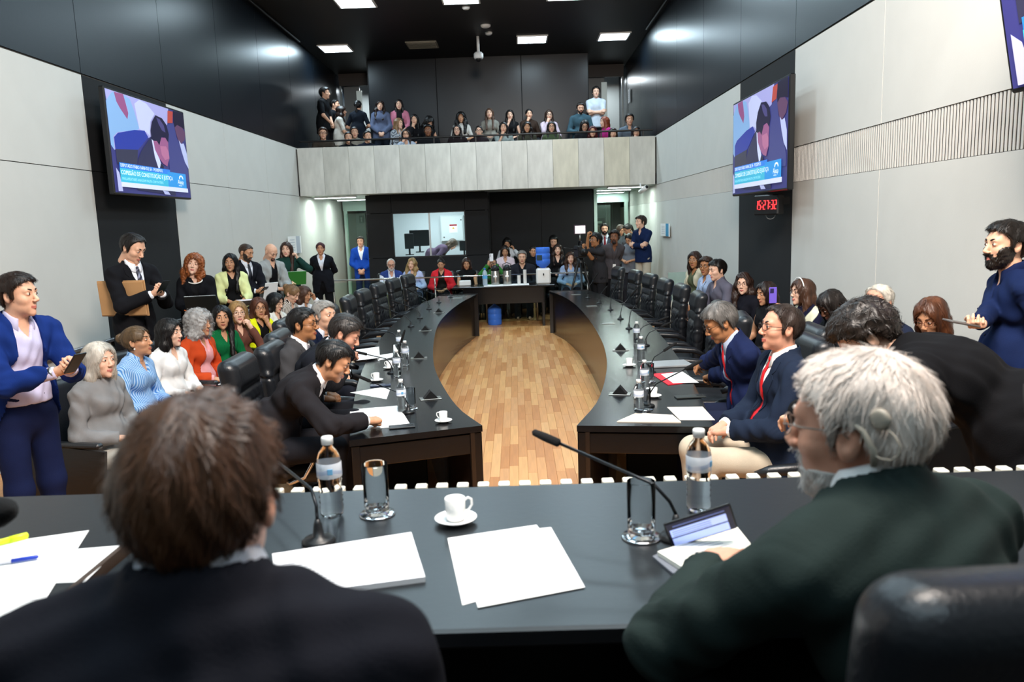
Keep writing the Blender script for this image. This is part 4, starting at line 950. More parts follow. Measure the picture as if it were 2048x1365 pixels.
# ---------------------------------------------------------------- furniture
def curve(ks,n=48):
    ks=np.array(ks,float); t=np.concatenate([[0],np.cumsum(np.linalg.norm(np.diff(ks,axis=0),axis=1))]); u=np.linspace(0,t[-1],n)
    # Catmull-Rom through the knots
    out=[]
    for q in u:
        i=min(max(np.searchsorted(t,q)-1,0),len(ks)-2); s=(q-t[i])/(t[i+1]-t[i]); p0=ks[max(i-1,0)];p1=ks[i];p2=ks[i+1];p3=ks[min(i+2,len(ks)-1)]
        m1=(p2-p0)/(t[min(i+1,len(t)-1)]-t[max(i-1,0)])*(t[i+1]-t[i]); m2=(p3-p1)/(t[min(i+2,len(t)-1)]-t[i])*(t[i+1]-t[i])
        out.append((2*s**3-3*s*s+1)*p1+(s**3-2*s*s+s)*m1+(-2*s**3+3*s*s)*p2+(s**3-s*s)*m2)
    return np.array(out)
IN_L=[(-.238,4.53),(-.40,4.95),(-.56,5.6),(-.735,6.54),(-.875,7.81),(-.975,9.2),(-.985,10.2),(-.90,11.8),(-.70,13.35)]
OUT_L=[(-.99,4.29),(-1.12,5.0),(-1.28,6.0),(-1.42,7.2),(-1.52,8.6),(-1.56,10.0),(-1.50,11.8),(-1.34,13.35)]
IN_R=[(.324,4.46),(.506,5.05),(.664,5.92),(.761,6.7),(.828,7.72),(.86,9.5),(.826,11.2),(.72,12.5),(.546,13.45)]
OUT_R=[(1.105,4.34),(1.22,5.2),(1.33,6.2),(1.43,7.4),(1.50,8.8),(1.50,10.2),(1.42,12.0),(1.22,13.45)]
DKV=mat('dark veneer','#1d1511',.25,bump=.05,bscale=30,var=.2,coat=.2)
def slab(A,B,z0,z1,m=0):
    n=len(A); g=Geo(); V=np.concatenate([np.c_[A,np.full(n,z0)],np.c_[B,np.full(n,z0)],np.c_[A,np.full(n,z1)],np.c_[B,np.full(n,z1)]]); i=np.arange(n-1)
    q=[np.stack([i,i+1,i+1+n,i+n],1),np.stack([i+2*n,i+3*n,i+1+3*n,i+1+2*n],1),np.stack([i,i+2*n,i+1+2*n,i+1],1),np.stack([i+n,i+1+n,i+1+3*n,i+3*n],1),np.array([[0,n,3*n,2*n],[n-1,3*n-1,4*n-1,2*n-1]])]
    q[-1]=np.array([[0,n,3*n,2*n],[n-1,2*n+n-1,4*n-1,n+n-1]]); return g.add(V,q,m,False)
for side,I_,O_,lb in(('l',IN_L,OUT_L,'long curved black table on the left of the wooden aisle'),('r',IN_R,OUT_R,'long curved black table on the right of the wooden aisle')):
    a=curve(I_);b=curve(O_); r=empty('curved_table',((a[0,0]+b[0,0])/2,a[0,1],0),None,lb,'table','curved conference tables'); off=-np.array([(a[0,0]+b[0,0])/2,a[0,1]])
    a=a+off;b=b+off
    link('table_top',slab(a,b,.712,.75).mesh('top',[BLACKWOOD]),r)
    nrm=(b-a)/np.linalg.norm(b-a,axis=1)[:,None]
    link('modesty_panel',slab(a+nrm*.05,a+nrm*.075,.008,.71).mesh('panel',[DKV]),r)
    e0=(a[0]+b[0])/2; vec=b[0]-a[0]; ln=np.linalg.norm(vec); ang=math.atan2(vec[1],vec[0]); RR=Rz(ang)
    dn=1 if side=='l' else -1; ny=np.array([-math.sin(ang),math.cos(ang),0])*(-1 if side=='l' else 1)
    link('end_apron',Geo().bbox((0,0,0),(ln-.02,.035,.125),.004,RR).mesh('ea',[BLACKWOOD]),r,(e0[0]+ny[0]*.03,e0[1]+ny[1]*.03,.64))
    for q,p_ in((0,a[0]+vec/ln*.04),(1,b[0]-vec/ln*.035)): link('end_leg',Geo().bbox((0,0,0),(.075 if q==0 else .05,.05,.70),.004,RR).mesh('el',[BLACKWOOD]),r,(p_[0]+ny[0]*.035,p_[1]+ny[1]*.035,.358))
    e1=(a[-1]+b[-1])/2; link('far_end_panel',Geo().bbox((0,0,0),(ln*.85,.03,.74),.004).mesh('fe',[BLACKWOOD]),r,(e1[0],e1[1]-.03,.392))
    for k in range(6,46,10):
        c=a[k]*.45+b[k]*.55; link('support',Geo().bbox((0,0,0),(.4,.04,.70),.004).mesh('su',[DARK]),r,(c[0],c[1],.356))
# water table
r=empty('serving_table',(-.26,14.8,0),None,'black table across the far end of the aisle holding flasks and water','table')
link('table_top',Geo().bbox((0,0,.765),(1.92,.66,.035),.006).mesh('t',[BLACKWOOD]),r); link('apron',Geo().bbox((0,-.28,.60),(1.5,.03,.30),.004).mesh('a',[BLACKWOOD]),r)
for q in(-1,1):
    link('leg',Geo().bbox((q*.74,0,.373),(.05,.56,.745),.004).mesh('l',[BLACKWOOD]),r)
# dais: platform, tables, slatted screen
link('floor_dais',Geo().bbox((-.75,.13,.21),(7.2,4.1,.42),.01).mesh('dais',[mat('dark dais wood','#241811',.4,var=.2)]),kind='structure')
TZ=1.2
r=empty('dais_table',(.6,1.75,.42),None,'wide black lacquered head table in the foreground','table')
link('table_top',Geo().bbox((0,0,0),(3.10,.80,.04),.006).mesh('t',[DAISWOOD]),r,(0,0,TZ-.42-.02))
link('front_panel',Geo().bbox((0,.33,.375),(3.0,.03,.73),.004).mesh('p',[BLACKWOOD]),r)
for q in(-1.4,0,1.4): link('leg',Geo().bbox((q,-.02,.375),(.05,.66,.74),.004).mesh('l',[DARK]),r)
r=empty('dais_table',(-1.78,1.72,.42),None,'black lacquered side table at the left edge with papers on it','table')
link('table_top',Geo().bbox((0,0,0),(1.62,.86,.04),.006).mesh('t',[DAISWOOD]),r,(0,0,TZ+.014-.42-.02))
link('edge_strip',Geo().bbox((.815,-.01,TZ-.42-.006),(.012,.86,.05),.002).mesh('e',[mat('worn bronze edge','#4a3c33',.4,.3)]),r)
for q in(-.7,.7): link('leg',Geo().bbox((q,0,.375),(.05,.66,.74),.004).mesh('l',[DARK]),r)
r=empty('slatted_screen',(0,2.235,.0),None,'row of white upright slats in front of the head table','screen')
sm=Geo().bbox((0,0,0),(.034,.034,1.16),.003).mesh('slat',[mat('cream painted wood','#e6e4d6',.5)])
for k in range(52): link('slat',sm,r,(-.93+.0622*k,0,.60))
for z in(.1,.9): link('rail',Geo().bbox((.65,.03,z),(3.3,.02,.05),.003).mesh('rl',[DARK]),r)
# glass barrier with steel rail
r=empty('glass_barrier',(-1.1,15.25,0),None,'glass barrier with a thin steel top rail before the back row','barrier')
link('top_rail',Geo().cyl((-2.52,0,.94),(2.5,0,.94),.016,10).mesh('tr',[CHROME]),r)
GB=mat('barrier glass','#e9fbf4',.03,trans=1,ior=1.05)
for k in range(5): link('glass_pane',Geo().box((-2.02+1.0*k,0,.46),(.985,.012,.86)).mesh('gp',[GB]),r)
for x in(-2.52,-1.52,-.52,.48,1.48,2.48): link('post',Geo().cyl((x,0,0),(x,0,.92),.014,8).ball((x,-.015,.8),.022,8).mesh('po',[STEEL]),r)
r=empty('glass_barrier',(2.62,12.2,0),None,'small glass barrier end beside the right hand audience seats','barrier')
link('glass_pane',Geo().bbox((0,0,.62),(.5,.014,.95),.004).mesh('gp',[mat('barrier glass tinted','#cfe6de',.05,trans=.8,ior=1.2)]),r); link('clamp',Geo().bbox((-.24,-.01,.9),(.03,.04,.12),.004).mesh('c',[STEEL]),r)
# executive chair
def chair_back():
    V=Vol((-.32,-.22,-.12),(.32,.18,.80),.0085)
    V.add(rbx((0,0,.33),(.235,.05,.36),.05),.03); V.add(rbx((0,.012,.60),(.235,.066,.095),.06),.02)
    for s in(-1,1): V.add(cap((s*.215,.02,.02),(s*.215,.02,.50),.036),.03)
    V.add(rbx((0,.03,.24),(.16,.045,.15),.04),.02)
    V.v+= (.010*np.exp(-((V.z-.485)/.010)**2)+.007*np.exp(-((V.z-.40)/.008)**2)*(np.abs(V.x)<.18)+0*V.y).astype(np.float32)
    V.disp(lambda x,y,z:.0045*np.sin(75*x+5*np.sin(20*z))*np.sin(26*z+3*x)*np.exp(-((z-.27)/.14)**2))
    P,Q=V.mesh(); P[:,1]-= .10*(P[:,2])-.02*np.sin(P[:,2]*4); return Geo().add(P,Q,0)
CB=chair_back().mesh('chair_back',[LEATHER])
V=Vol((-.32,-.32,-.10),(.32,.32,.10),.012); V.add(rbx((0,0,0),(.255,.25,.06),.05),.02); V.v-=(.012*np.exp(-(V.x**2+V.y**2)/.03)+0*V.z).astype(np.float32); P_,Q_=V.mesh(); CS=Geo().add(P_,Q_,0).mesh('chair_seat',[LEATHER])
arm_me=[];loop_me=[]
for s in(-1,1):
    arm_me.append(Geo().tube([(s*.31,-.22,.60),(s*.315,-.12,.655),(s*.32,.05,.665),(s*.31,.20,.655),(s*.295,.27,.63)],[.022,.03,.034,.03,.02],8).mesh('armrest',[LEATHER]))
    loop_me.append(Geo().tube([(s*.315,.18,.64),(s*.325,.20,.55),(s*.32,.14,.45),(s*.28,.04,.40),(s*.2,-.02,.40)],.014,7).mesh('arm_loop',[CHROME]))
bs=Geo(); bs.cyl((0,0,.1),(0,0,.40),.028,10,0)
for k in range(5):
    a_=k*2*PI/5+.3; bs.tube([(0,0,.11),(.16*math.cos(a_),.16*math.sin(a_),.10),(.30*math.cos(a_),.30*math.sin(a_),.07)],[.028,.022,.016],6,0)
BASE=bs.mesh('star_base',[BLACKPL]); CAST=Geo().cyl((-.025,0,.027),(.025,0,.027),.026,10).mesh('caster',[BLACKPL])
chair0=None; CH=[]
def exec_chair(x,y,yaw,label,z=0,tilt=0):
    global chair0
    if chair0 is None:
        r=empty('office_chair',(0,0,0),None,'x','chair','black leather office chairs')
        link('backrest',CB,r,(0,-.27,.47)); link('seat',CS,r,(0,.0,.44))
        for a in arm_me: link('armrest',a,r)
        for a in loop_me: link('arm_loop',a,r)
        b=link('star_base',BASE,r)
        for k in range(5): a_=k*2*PI/5+.3; link('caster',CAST,b,(.30*math.cos(a_),.30*math.sin(a_),0),Rz(a_))
        chair0=r
    else: r=tree(chair0)
    relabel(r,label,(x,y,z),Rz(-D(yaw))); r['category']='chair'; CH.append((x,y)); return r
LE=['at the far end','second from the far end','third from the far end','fourth from the far end','fifth from the far end','sixth from the far end']
for i,(x,y,a) in enumerate([(-1.50,12.75,100),(-1.60,11.85,98),(-1.68,11.0,96),(-1.70,10.0,93),(-1.69,9.1,88),(-1.65,8.1,84)]):
    exec_chair(x,y,a,'empty black leather office chair on the left table, '+LE[i])
for i,(x,y,a) in enumerate([(1.38,12.9,-98),(1.52,11.95,-97),(1.60,11.1,-96),(1.62,10.1,-93),(1.64,9.2,-90),(1.60,8.2,-85)]):
    exec_chair(x,y,a,'empty black leather office chair on the right table, '+LE[i])
exec_chair(1.55,7.2,-82,'empty black leather office chair on the right table, nearest empty one but one'); exec_chair(1.50,6.3,-80,'empty black leather office chair beside the grey-haired man reading papers')
exec_chair(-1.62,6.9,82,'black leather office chair behind the man with glasses in grey')if 0 else None
# fixed audience seats with black side boards
SB=Vol((-.3,-.12,-.05),(.3,.12,.62),.012); SB.add(rbx((0,0,.28),(.25,.045,.30),.05),.02); P_,Q_=SB.mesh(); P_[:,1]-=.18*P_[:,2]; SBm=Geo().add(P_,Q_,0).mesh('seat_back',[LEATHER])
side_me=Geo().prism([(-.30,.02),(.22,.02),(.30,.62),(-.34,.66)],-.012,.012,0,np.array([[0,0,1],[1,0,0],[0,1,0.]])).mesh('side_board',[BLACKWOOD])
armp_me=Geo().bbox((0,0,0),(.055,.58,.035),.012).mesh('armrest',[LEATHER]); seat0=None
def aud_seat(x,y,yaw,label,z=0):
    global seat0
    if seat0 is None:
        r=empty('audience_seat',(0,0,0),None,'x','seat','black upholstered audience seats')
        link('seat_back',SBm,r,(0,-.24,.42)); link('seat',CS,r,(0,.02,.40))
        for s in(-1,1): link('side_board',side_me,r,(s*.29,0,0)); link('armrest',armp_me,r,(s*.29,-.02,.655))
        seat0=r
    else: r=tree(seat0)
    relabel(r,label,(x,y,z),Rz(-D(yaw))); return r
# ---------------------------------------------------------------- table things
bt0=None
def bottle(p,label,s=1,rot=0):
    global bt0
    if bt0 is None:
        r=empty('water_bottle',(0,0,0),None,'x','bottle','small plastic water bottles')
        pr=[(0,.004),(.024,.002),(.030,.010),(.0315,.03)]
        for k in range(5): pr+= [(.0285,.036+.014*k),(.0315,.043+.014*k)]
        pr+= [(.0305,.112),(.031,.150),(.029,.165),(.022,.180),(.014,.190),(.0125,.196),(.0125,.202),(0,.202)]
        link('bottle_body',Geo().lathe(pr,20).mesh('b',[PLASTIC]),r)
        link('cap',Geo().lathe([(0,.197),(.0150,.197),(.0155,.213),(.0140,.217),(0,.217)],18).mesh('c',[WHITEPL]),r)
        LB=mat('bottle label','#e6ecf5',.35,alpha=.75,pattern=('zz','#bccbe6',9,.8)); link('label',Geo().lathe([(.0318,.110),(.0325,.112),(.0325,.148),(.0318,.150)],24).mesh('l',[LB]),r)
        link('label_emblem',Geo().bbox((0,-.0325,.130),(.014,.002,.016),.001).mesh('le',[mat('emblem blue','#5f9cc4',.5)]),r); bt0=r
    else: r=tree(bt0)
    relabel(r,label,p,Rz(rot)*s); return r
gl0=None
def tumbler(p,label):
    global gl0
    if gl0 is None:
        r=empty('glass_tumbler',(0,0,0),None,'x','glass','tall clear glass tumblers')
        link('tumbler',Geo().lathe([(0,.006),(.031,.006),(.0325,.012),(.0335,.140),(.0320,.1405),(.0312,.138),(.0300,.024),(.012,.016),(0,.016)],28).mesh('t',[GLASS]),r)
        link('coaster',Geo().lathe([(0,0),(.046,0),(.0475,.003),(.045,.0055),(0,.0055)],28).mesh('c',[mat('silver coaster','#cfd2d6',.15,1)]),r); gl0=r
    else: r=tree(gl0)
    relabel(r,label,p); return r
cp0=None
def cup(p,label,rot=0):
    global cp0
    if cp0 is None:
        r=empty('coffee_cup',(0,0,0),None,'x','cup','white espresso cups on saucers')
        link('cup_body',Geo().lathe([(0,.010),(.022,.010),(.0245,.014),(.0265,.066),(.0255,.067),(.0245,.065),(.0225,.018),(0,.017)],28).mesh('c',[CERAMIC]),r)
        link('handle',Geo().tube([(.024,0,.056),(.034,0,.062),(.043,0,.056),(.044,0,.042),(.036,0,.030),(.023,0,.026)],.0035,8).mesh('h',[CERAMIC]),r)
        link('saucer',Geo().lathe([(0,.0),(.026,.0),(.030,.003),(.052,.013),(.0545,.0155),(.052,.0165),(.030,.008),(0,.007)],32).mesh('s',[CERAMIC]),r); cp0=r
    else: r=tree(cp0)
    relabel(r,label,p,Rz(rot)); return r
def mic(base,tip,label,foam=.10,bend=None,led=True):
    b=np.array(base,float); t=np.array(tip,float)-b; r=empty('gooseneck_microphone',b,None,label,'microphone','gooseneck microphones')
    link('base',Geo().lathe([(0,0),(.040,0),(.041,.006),(.034,.013),(.014,.018),(.010,.045),(.006,.06),(0,.06)],20).mesh('b',[BLACKPL]),r)
    L=np.linalg.norm(t); k1=np.array([0,0,.06]); m1=np.array([t[0]*.10,t[1]*.10,max(.12,t[2]*.45)]) if bend is None else np.array(bend); d=n3(t-m1); e=t-d*foam
    pts=[k1,k1+(m1-k1)*.5,m1*.92+e*.08,m1*.72+e*.28,m1*.45+e*.55,e]; link('gooseneck',Geo().tube(pts,.0042,7).mesh('g',[mat('dark metal stem','#2a2c2f',.3,.8)]),r)
    link('foam_tip',Geo().tube([e-d*.004,e,e+d*foam*.5,t-d*.006,t],[.006,.011,.0115,.009,.003],10).mesh('f',[FOAM]),r); return r
def popup(p,label,ang,op=True):
    r=empty('socket_box',p,Rz(ang),label,'socket','pop up socket boxes')
    link('plate',Geo().bbox((0,0,.003),(.15,.085,.006),.002).mesh('p',[STEEL]),r)
    if op: link('flap',Geo().prism([(-.05,.006),(.05,.006),(.0,.062)],-.032,.032,0,np.array([[1,0,0],[0,0,-1],[0,1,0.]])).mesh('f',[BLACKPL]),r)
    else: link('lid',Geo().bbox((0,0,.007),(.12,.06,.004),.001).mesh('l',[mat('grey lid','#8d9496',.3,.7)]),r)
    return r
def sheet(pts,z,label,m=PAPER,th=.0012,name='paper_sheet',cat='paper',lines=0,group=None,lc='#8f929b'):
    P_=np.array([atz(px,py,z)[:2] for px,py in pts]); c=P_.mean(0); r=link(name,Geo().prism(list(P_-c),0,th).mesh(name,[m]),None,(c[0],c[1],z),None,label,cat,group)
    if lines:
        g=Geo(); A,B,C_,D_=P_[0]-c,P_[1]-c,P_[2]-c,P_[3]-c
        for k in range(lines):
            v=.08+.84*k/lines
            l0,l1=A*(1-v)+D_*v,B*(1-v)+C_*v; u0,u1=.06,random.choice([.5,.7,.92,.92]); a=l0*(1-u0)+l1*u0;b=l0*(1-u1)+l1*u1; dd=(b-a);n_=np.array([-dd[1],dd[0]])/np.linalg.norm(dd)*.0012
            g.prism([a-n_,b-n_,b+n_,a+n_],th,th+.0003)
        link('printed_lines',g.mesh('pl',[mat('faint print',lc,.8)]),r,kind='stuff')
    return r
def T(px,py,z=TZ): return atz(px,py,z)
bottle(T(665,1033),'water bottle on the head table right of the brown-haired man',1.0,.3)
bottle(T(1397,1022),'water bottle standing behind the lit phone on the head table',1.0,1)
tumbler(T(755,1030),'empty tumbler on the head table beside the left water bottle'); tumbler(T(1283,1076),'empty tumbler on the head table left of the lit phone')
cup(T(912,1046),'white espresso cup and saucer alone in the middle of the head table',.35)
mic(T(638,1086),T(560,1010)+np.array([-.1,.16,.12]),'gooseneck microphone on the head table, tip hidden by the brown-haired man',bend=(-.005,.02,.12))
mic(T(1352,1078),aty(1065,864,1.98),'long gooseneck microphone reaching across the head table to the left',foam=.085,bend=(-.03,.0,.125))
mic(np.array(T(2062,1052)),T(2062,1052)+np.array([.1,.2,.3]),'microphone base at the right edge of the head table')
r=empty('gooseneck_microphone',(-.92,1.78,TZ+.014),None,'large dark foam microphone head cut by the left edge of the picture','microphone')
q0=aty(-25,1030,1.25); q1=aty(12,1022,1.22)
q0=q0-np.array([-.92,1.78,TZ+.014]); q1=q1-np.array([-.92,1.78,TZ+.014])
link('foam_tip',Geo().tube([q0+(q0-q1)*.8,q0,(q0+q1)/2,q1,q1+(q1-q0)*.3],[.018,.026,.027,.020,.004],14).mesh('f',[FOAM]),r)
link('gooseneck',Geo().tube([(-.35,-.1,.0),(-.4,-.3,.1),q0+(q0-q1)*1.5,q0+(q0-q1)*.6],.005,7).mesh('g',[BLACKPL]),r); link('base',Geo().lathe([(0,0),(.04,0),(.034,.013),(0,.02)],18).mesh('b',[BLACKPL]),r,(-.35,-.1,0))
sheet([(545,1118),(823,1074),(851,1165),(556,1204)],TZ,'thick stack of printed pages right of the brown-haired man',mat('stacked paper','#efeff2',.75),.012,'paper_stack',lines=14)
sheet([(895,1078),(1073,1051),(1150,1150),(925,1212)],TZ,'lower blank sheet under the top one in the middle of the table')
sheet([(912,1076),(1102,1056),(1170,1176),(956,1217)],TZ+.0016,'upper blank sheet lying askew in the middle of the head table')
sheet([(290,1108),(345,1105),(420,1200),(234,1228)],TZ,'white sheet partly hidden left of the brown-haired man')
Z2=TZ+.014
sheet([(150,1100),(246,1092),(170,1165),(60,1170)],Z2,'sheet sticking out under the table of figures, left edge')
sheet([(-90,1100),(178,1062),(66,1240),(-120,1250)],Z2+.0016,'printed table of figures on the left side table',lines=16)
def pen(a,b,label,c1,c2,r_=.0045):
    a=np.array(a);b=np.array(b); r=empty('pen',a,None,label,'pen'); d=b-a; link('barrel',Geo().tube([0*d,d*.62],r_,8).mesh('b',[c1]),r); link('pen_cap',Geo().tube([d*.6,d*.97,d],[r_*1.15,r_*1.1,r_*.5],8).mesh('c',[c2]),r); return r
pen(T(-60,1136,Z2+.010),T(77,1114,Z2+.010),'blue ballpoint pen on the table of figures',mat('clear grey','#c9ccd6',.2),mat('pen blue','#2440b4',.3))
pen(T(-40,1096,Z2+.010),T(57,1071,Z2+.010),'fluorescent yellow highlighter on the left side table',mat('highlighter','#d6f02c',.4),mat('highlighter','#d6f02c',.4),.008)
# notebook, case and phone before the old man
sheet([(1305,1118),(1352,1096),(1420,1160),(1345,1152)],TZ,'grey folder under the open notebook by the old man',mat('grey folder','#6b6f78',.5),.006,'folder','folder')
sheet([(1315,1112),(1474,1062),(1520,1120),(1362,1142)],TZ+.007,'open cream notebook before the old man',mat('notebook page','#eceadd',.8),.010,'notebook','notebook',lines=8)
a0=T(1352,1094,TZ+.004)[:3]; b0=aty(1467,1058,a0[1]-.01); cpt=(a0+b0)/2; wv=b0-a0; wv[2]*=1; wl_=np.linalg.norm(wv); xh=wv/wl_; yh=n3(np.cross(np.array([0,-.35,1.]),xh)); zh=np.cross(xh,yh)
PR=np.stack([xh,yh,zh],1)
r=empty('smartphone',a0+xh*wl_/2+zh*.039,PR,'black smartphone lying on its side with a lit blue-white page','phone')
link('casing',Geo().bbox((0,0,0),(.155,.009,.076),.003).mesh('c',[BLACKPL]),r)
sc=Geo(); sc.box((0,-.0048,0),(.146,.001,.069),m=0); sc.box((-.004,-.0056,.006),(.130,.0008,.022),m=1); sc.box((-.004,-.0056,-.020),(.130,.0008,.022),m=1); [sc.box((-.02,-.0062,.011-.006*k),(.09,.0006,.0012),m=2) for k in range(3)]
sc.box((0,-.0056,.026),(.12,.0008,.003),m=2)
if PR[1,1]<0: pass
link('screen',sc.mesh('s',[emi('#0c1030',.4),emi('#a9bdf6',1.0),emi('#5a6aa8',.6)]),r)
# left curved table
tz=.75
for px,py,lb in((804.6,824,'water bottle nearest on the left curved table'),(795,753,'second nearest water bottle on the left curved table'),(812,731,'water bottle on the left table right of the leaning man'),(800,705,'farthest water bottle on the left curved table')): bottle(T(px,py,tz),lb,1,px)
tumbler(T(822,818,tz),'empty tumbler beside the nearest bottle on the left curved table'); tumbler(T(794,719,tz),'empty tumbler beside the farthest bottle on the left curved table')
cup(T(887,845,tz),'white espresso cup at the near end of the left curved table',2.8); cup(T(753,763,tz),'white espresso cup by the dark phone on the left curved table',2.8); cup(T(779,738,tz),'farther white espresso cup on the left curved table',2.8)
for b,t,dy,lb in(((817,826),(709,750),.25,'nearest gooseneck microphone on the left table'),((784,747),(706,703),.1,'microphone pointing at the leaning man with greying hair'),((800,717),(810,660),.0,'upright gooseneck microphone beside the bottles on the left table'),((822,654),(755,611),.1,'gooseneck microphone at the second empty left chair'),((797,690),(726,657),.1,'gooseneck microphone arching before the nearest empty left chair'),((840,637),(782,601),.1,'gooseneck microphone at the third empty left chair'),((858,619),(813,577),.1,'gooseneck microphone at the fourth empty left chair'),((878,606),(826,572),.1,'gooseneck microphone at the farthest empty left chair'),((901,595),(868,578),.1,'gooseneck microphone near the far end of the left table')):
    B_=T(*b,tz); mic(B_,aty(*t,B_[1]+dy*.5),lb,foam=.12)
for px,py,a,lb,op in((861,798,.25,'open socket box nearest on the left table',1),(838,717,.1,'open socket box second nearest on the left table',1),(851,662,0,'open socket box third on the left table',1),(878,626,-.1,'open socket box farthest on the left table',1),(915,597,-.1,'closed socket lid at the far end of the left table',0)): popup(T(px,py,tz),lb,a,op)
sheet([(700,820),(797,812),(822,852),(700,862)],tz,'white pad the man in charcoal is writing on',lines=5)
sheet([(700,786),(760,776),(781,777),(773,799),(707,801)][:4],tz,'printed letter under the leaning man, left table',lines=5)
sheet([(712,700),(758,694),(760,716),(712,722)],tz+.02,'loose white page in front of the greying man'); sheet([(752,712),(790,706),(797,712),(756,722)],tz,'white page beside the farthest tumbler, left table')
def slabphone(px,py,z,ang,label,c='#14161a',w_=.076,l_=.155):
    r=empty('smartphone',T(px,py,z),Rz(ang),label,'phone'); link('casing',Geo().bbox((0,0,.0045),(w_,l_,.009),.003).mesh('c',[mat('phone case '+c,c,.3)]),r); link('camera_bump',Geo().bbox((-w_*.22,l_*.33,.010),(w_*.42,l_*.2,.003),.001).mesh('cb',[BLACKPL]),r); return r
slabphone(804,855,tz,-1.35,'dark phone face down at the near end of the left table'); slabphone(761,772,tz,-1.4,'dark blue phone beside the espresso cup on the left table','#232c47')
pen(T(725,719,tz+.006),T(745,717,tz+.006),'blue pen beside the white page on the left table',mat('pen blue','#2440b4',.3),mat('pen blue','#2440b4',.3))
# right curved table
for px,py,lb in((1277.5,828,'nearest water bottle on the right curved table'),(1289,781,'water bottle beside the near cup on the right table'),(1282,724,'third water bottle from the near end, right table'),(1273.5,688,'farthest water bottle on the right curved table')): bottle(T(px,py,tz),lb,1,px)
tumbler(T(1299,764,tz),'empty tumbler by the red folder on the right table'); tumbler(T(1291,820,tz),'empty tumbler behind the nearest bottle on the right table')
cup(T(1258.6,733,tz),'white espresso cup standing alone on the right table',1.2); cup(T(1307,795,tz),'white espresso cup beside the bottles on the right table',.8)
for b,t,dy,lb in(((1297,813),(1405,721),-.2,'nearest gooseneck microphone on the right table'),((1302,746),(1354,685),0,'gooseneck microphone behind the tumbler on the right table'),((1291,692),(1346,643),0,'gooseneck microphone pointing at the nearest empty right chairs'),((1278,678),(1338,634),.1,'gooseneck microphone behind the farthest right bottle'),((1258,658),(1283,588),.1,'upright gooseneck microphone left of the farthest right bottle'),((1241,639),(1274,577),.1,'gooseneck microphone at the fourth empty right chair'),((1221,621),(1237,560),.1,'gooseneck microphone at the third empty right chair'),((1199,607),(1215,572),.1,'gooseneck microphone at the second empty right chair'),((1176,597),(1196,546),.1,'gooseneck microphone at the far end of the right table')):
    B_=T(*b,tz); mic(B_,aty(*t,B_[1]+dy*.5),lb,foam=.12)
for px,py,a,lb,op in((1240,789,-.25,'open socket box nearest on the right table',1),(1241,701,-.1,'open socket box second on the right table',1),(1216,648,0,'closed socket lid on the right table',0),(1183,613,.1,'closed socket lid farther along the right table',0),(1152,590,.1,'closed socket lid at the far end of the right table',0)): popup(T(px,py,tz),lb,a,op)
sheet([(1234,845),(1272,828),(1345,832),(1362,846)],tz,'folded cream papers at the near end of the right table',CREAM,.006,lines=0); sheet([(1334,815),(1405,814),(1430,841),(1360,841)],tz,'flat cream typed page at the near end of the right table',CREAM,.001,lines=7,lc='#a2927e')
sheet([(1303,749),(1345,746),(1372,767),(1336,771)],tz,'red folder under the loose papers',mat('red folder','#d3122a',.5),.004,'folder','folder')
sheet([(1322,749),(1365,744),(1398,766),(1346,767)],tz+.005,'loose white papers on the red folder')
r=link('laptop',Geo().bbox((0,0,.009),(.34,.24,.018),.004).mesh('lp',[mat('silver casing','#c6c9cd',.3,.6)]),None,T(1325,731,tz)+np.array([.05,0,0]),Rz(.1),'closed silver laptop behind the red folder','laptop')
slabphone(1380,795,tz,-1.5,'dark phone on the right table before the man with the red tie','#2c302f',.08,.2)
# serving table things
WZ=.783
def wt(px,y=14.75): p=aty(px,560,y); return np.array([p[0],y,WZ])
BLUE=mat('blue bottle plastic','#4a83f0',.12,trans=.2,ior=1.2)
def carboy(g,z0=0,flip=False):
    pr=[(0,0),(.125,0),(.135,.02),(.135,.10),(.128,.11),(.135,.12),(.135,.21),(.128,.22),(.135,.23),(.135,.30),(.11,.34),(.05,.38),(.028,.40),(.028,.44),(.034,.445),(.034,.47),(0,.47)]
    if flip: pr=[(r_,.47-z) for r_,z in pr][::-1]
    return g.lathe([(r_,z+z0) for r_,z in pr],28)
r=empty('water_dispenser',wt(1087,14.72),None,'white tabletop water dispenser with an upturned blue bottle','dispenser')
link('body',Geo().bbox((0,0,.15),(.27,.26,.30),.03).mesh('b',[WHITEPL]),r); link('tap',Geo().cyl((0,-.13,.2),(0,-.17,.19),.012,8).cyl((0,-.16,.20),(0,-.16,.17),.01,8).mesh('t',[BLACKPL]),r); link('water_bottle_top',carboy(Geo(),.22,True).mesh('w',[BLUE]),r)
link('bottle_label',Geo().bbox((-.07,-.128,.50),(.10,.01,.10),.004,Rz(-.2)).mesh('bl',[mat('label dark','#14323a',.5)]),r)
link('water_carboy',carboy(Geo()).mesh('c',[BLUE]),None,atz(990,650,0),None,'large blue water bottle standing on the floor under the serving table','bottle')
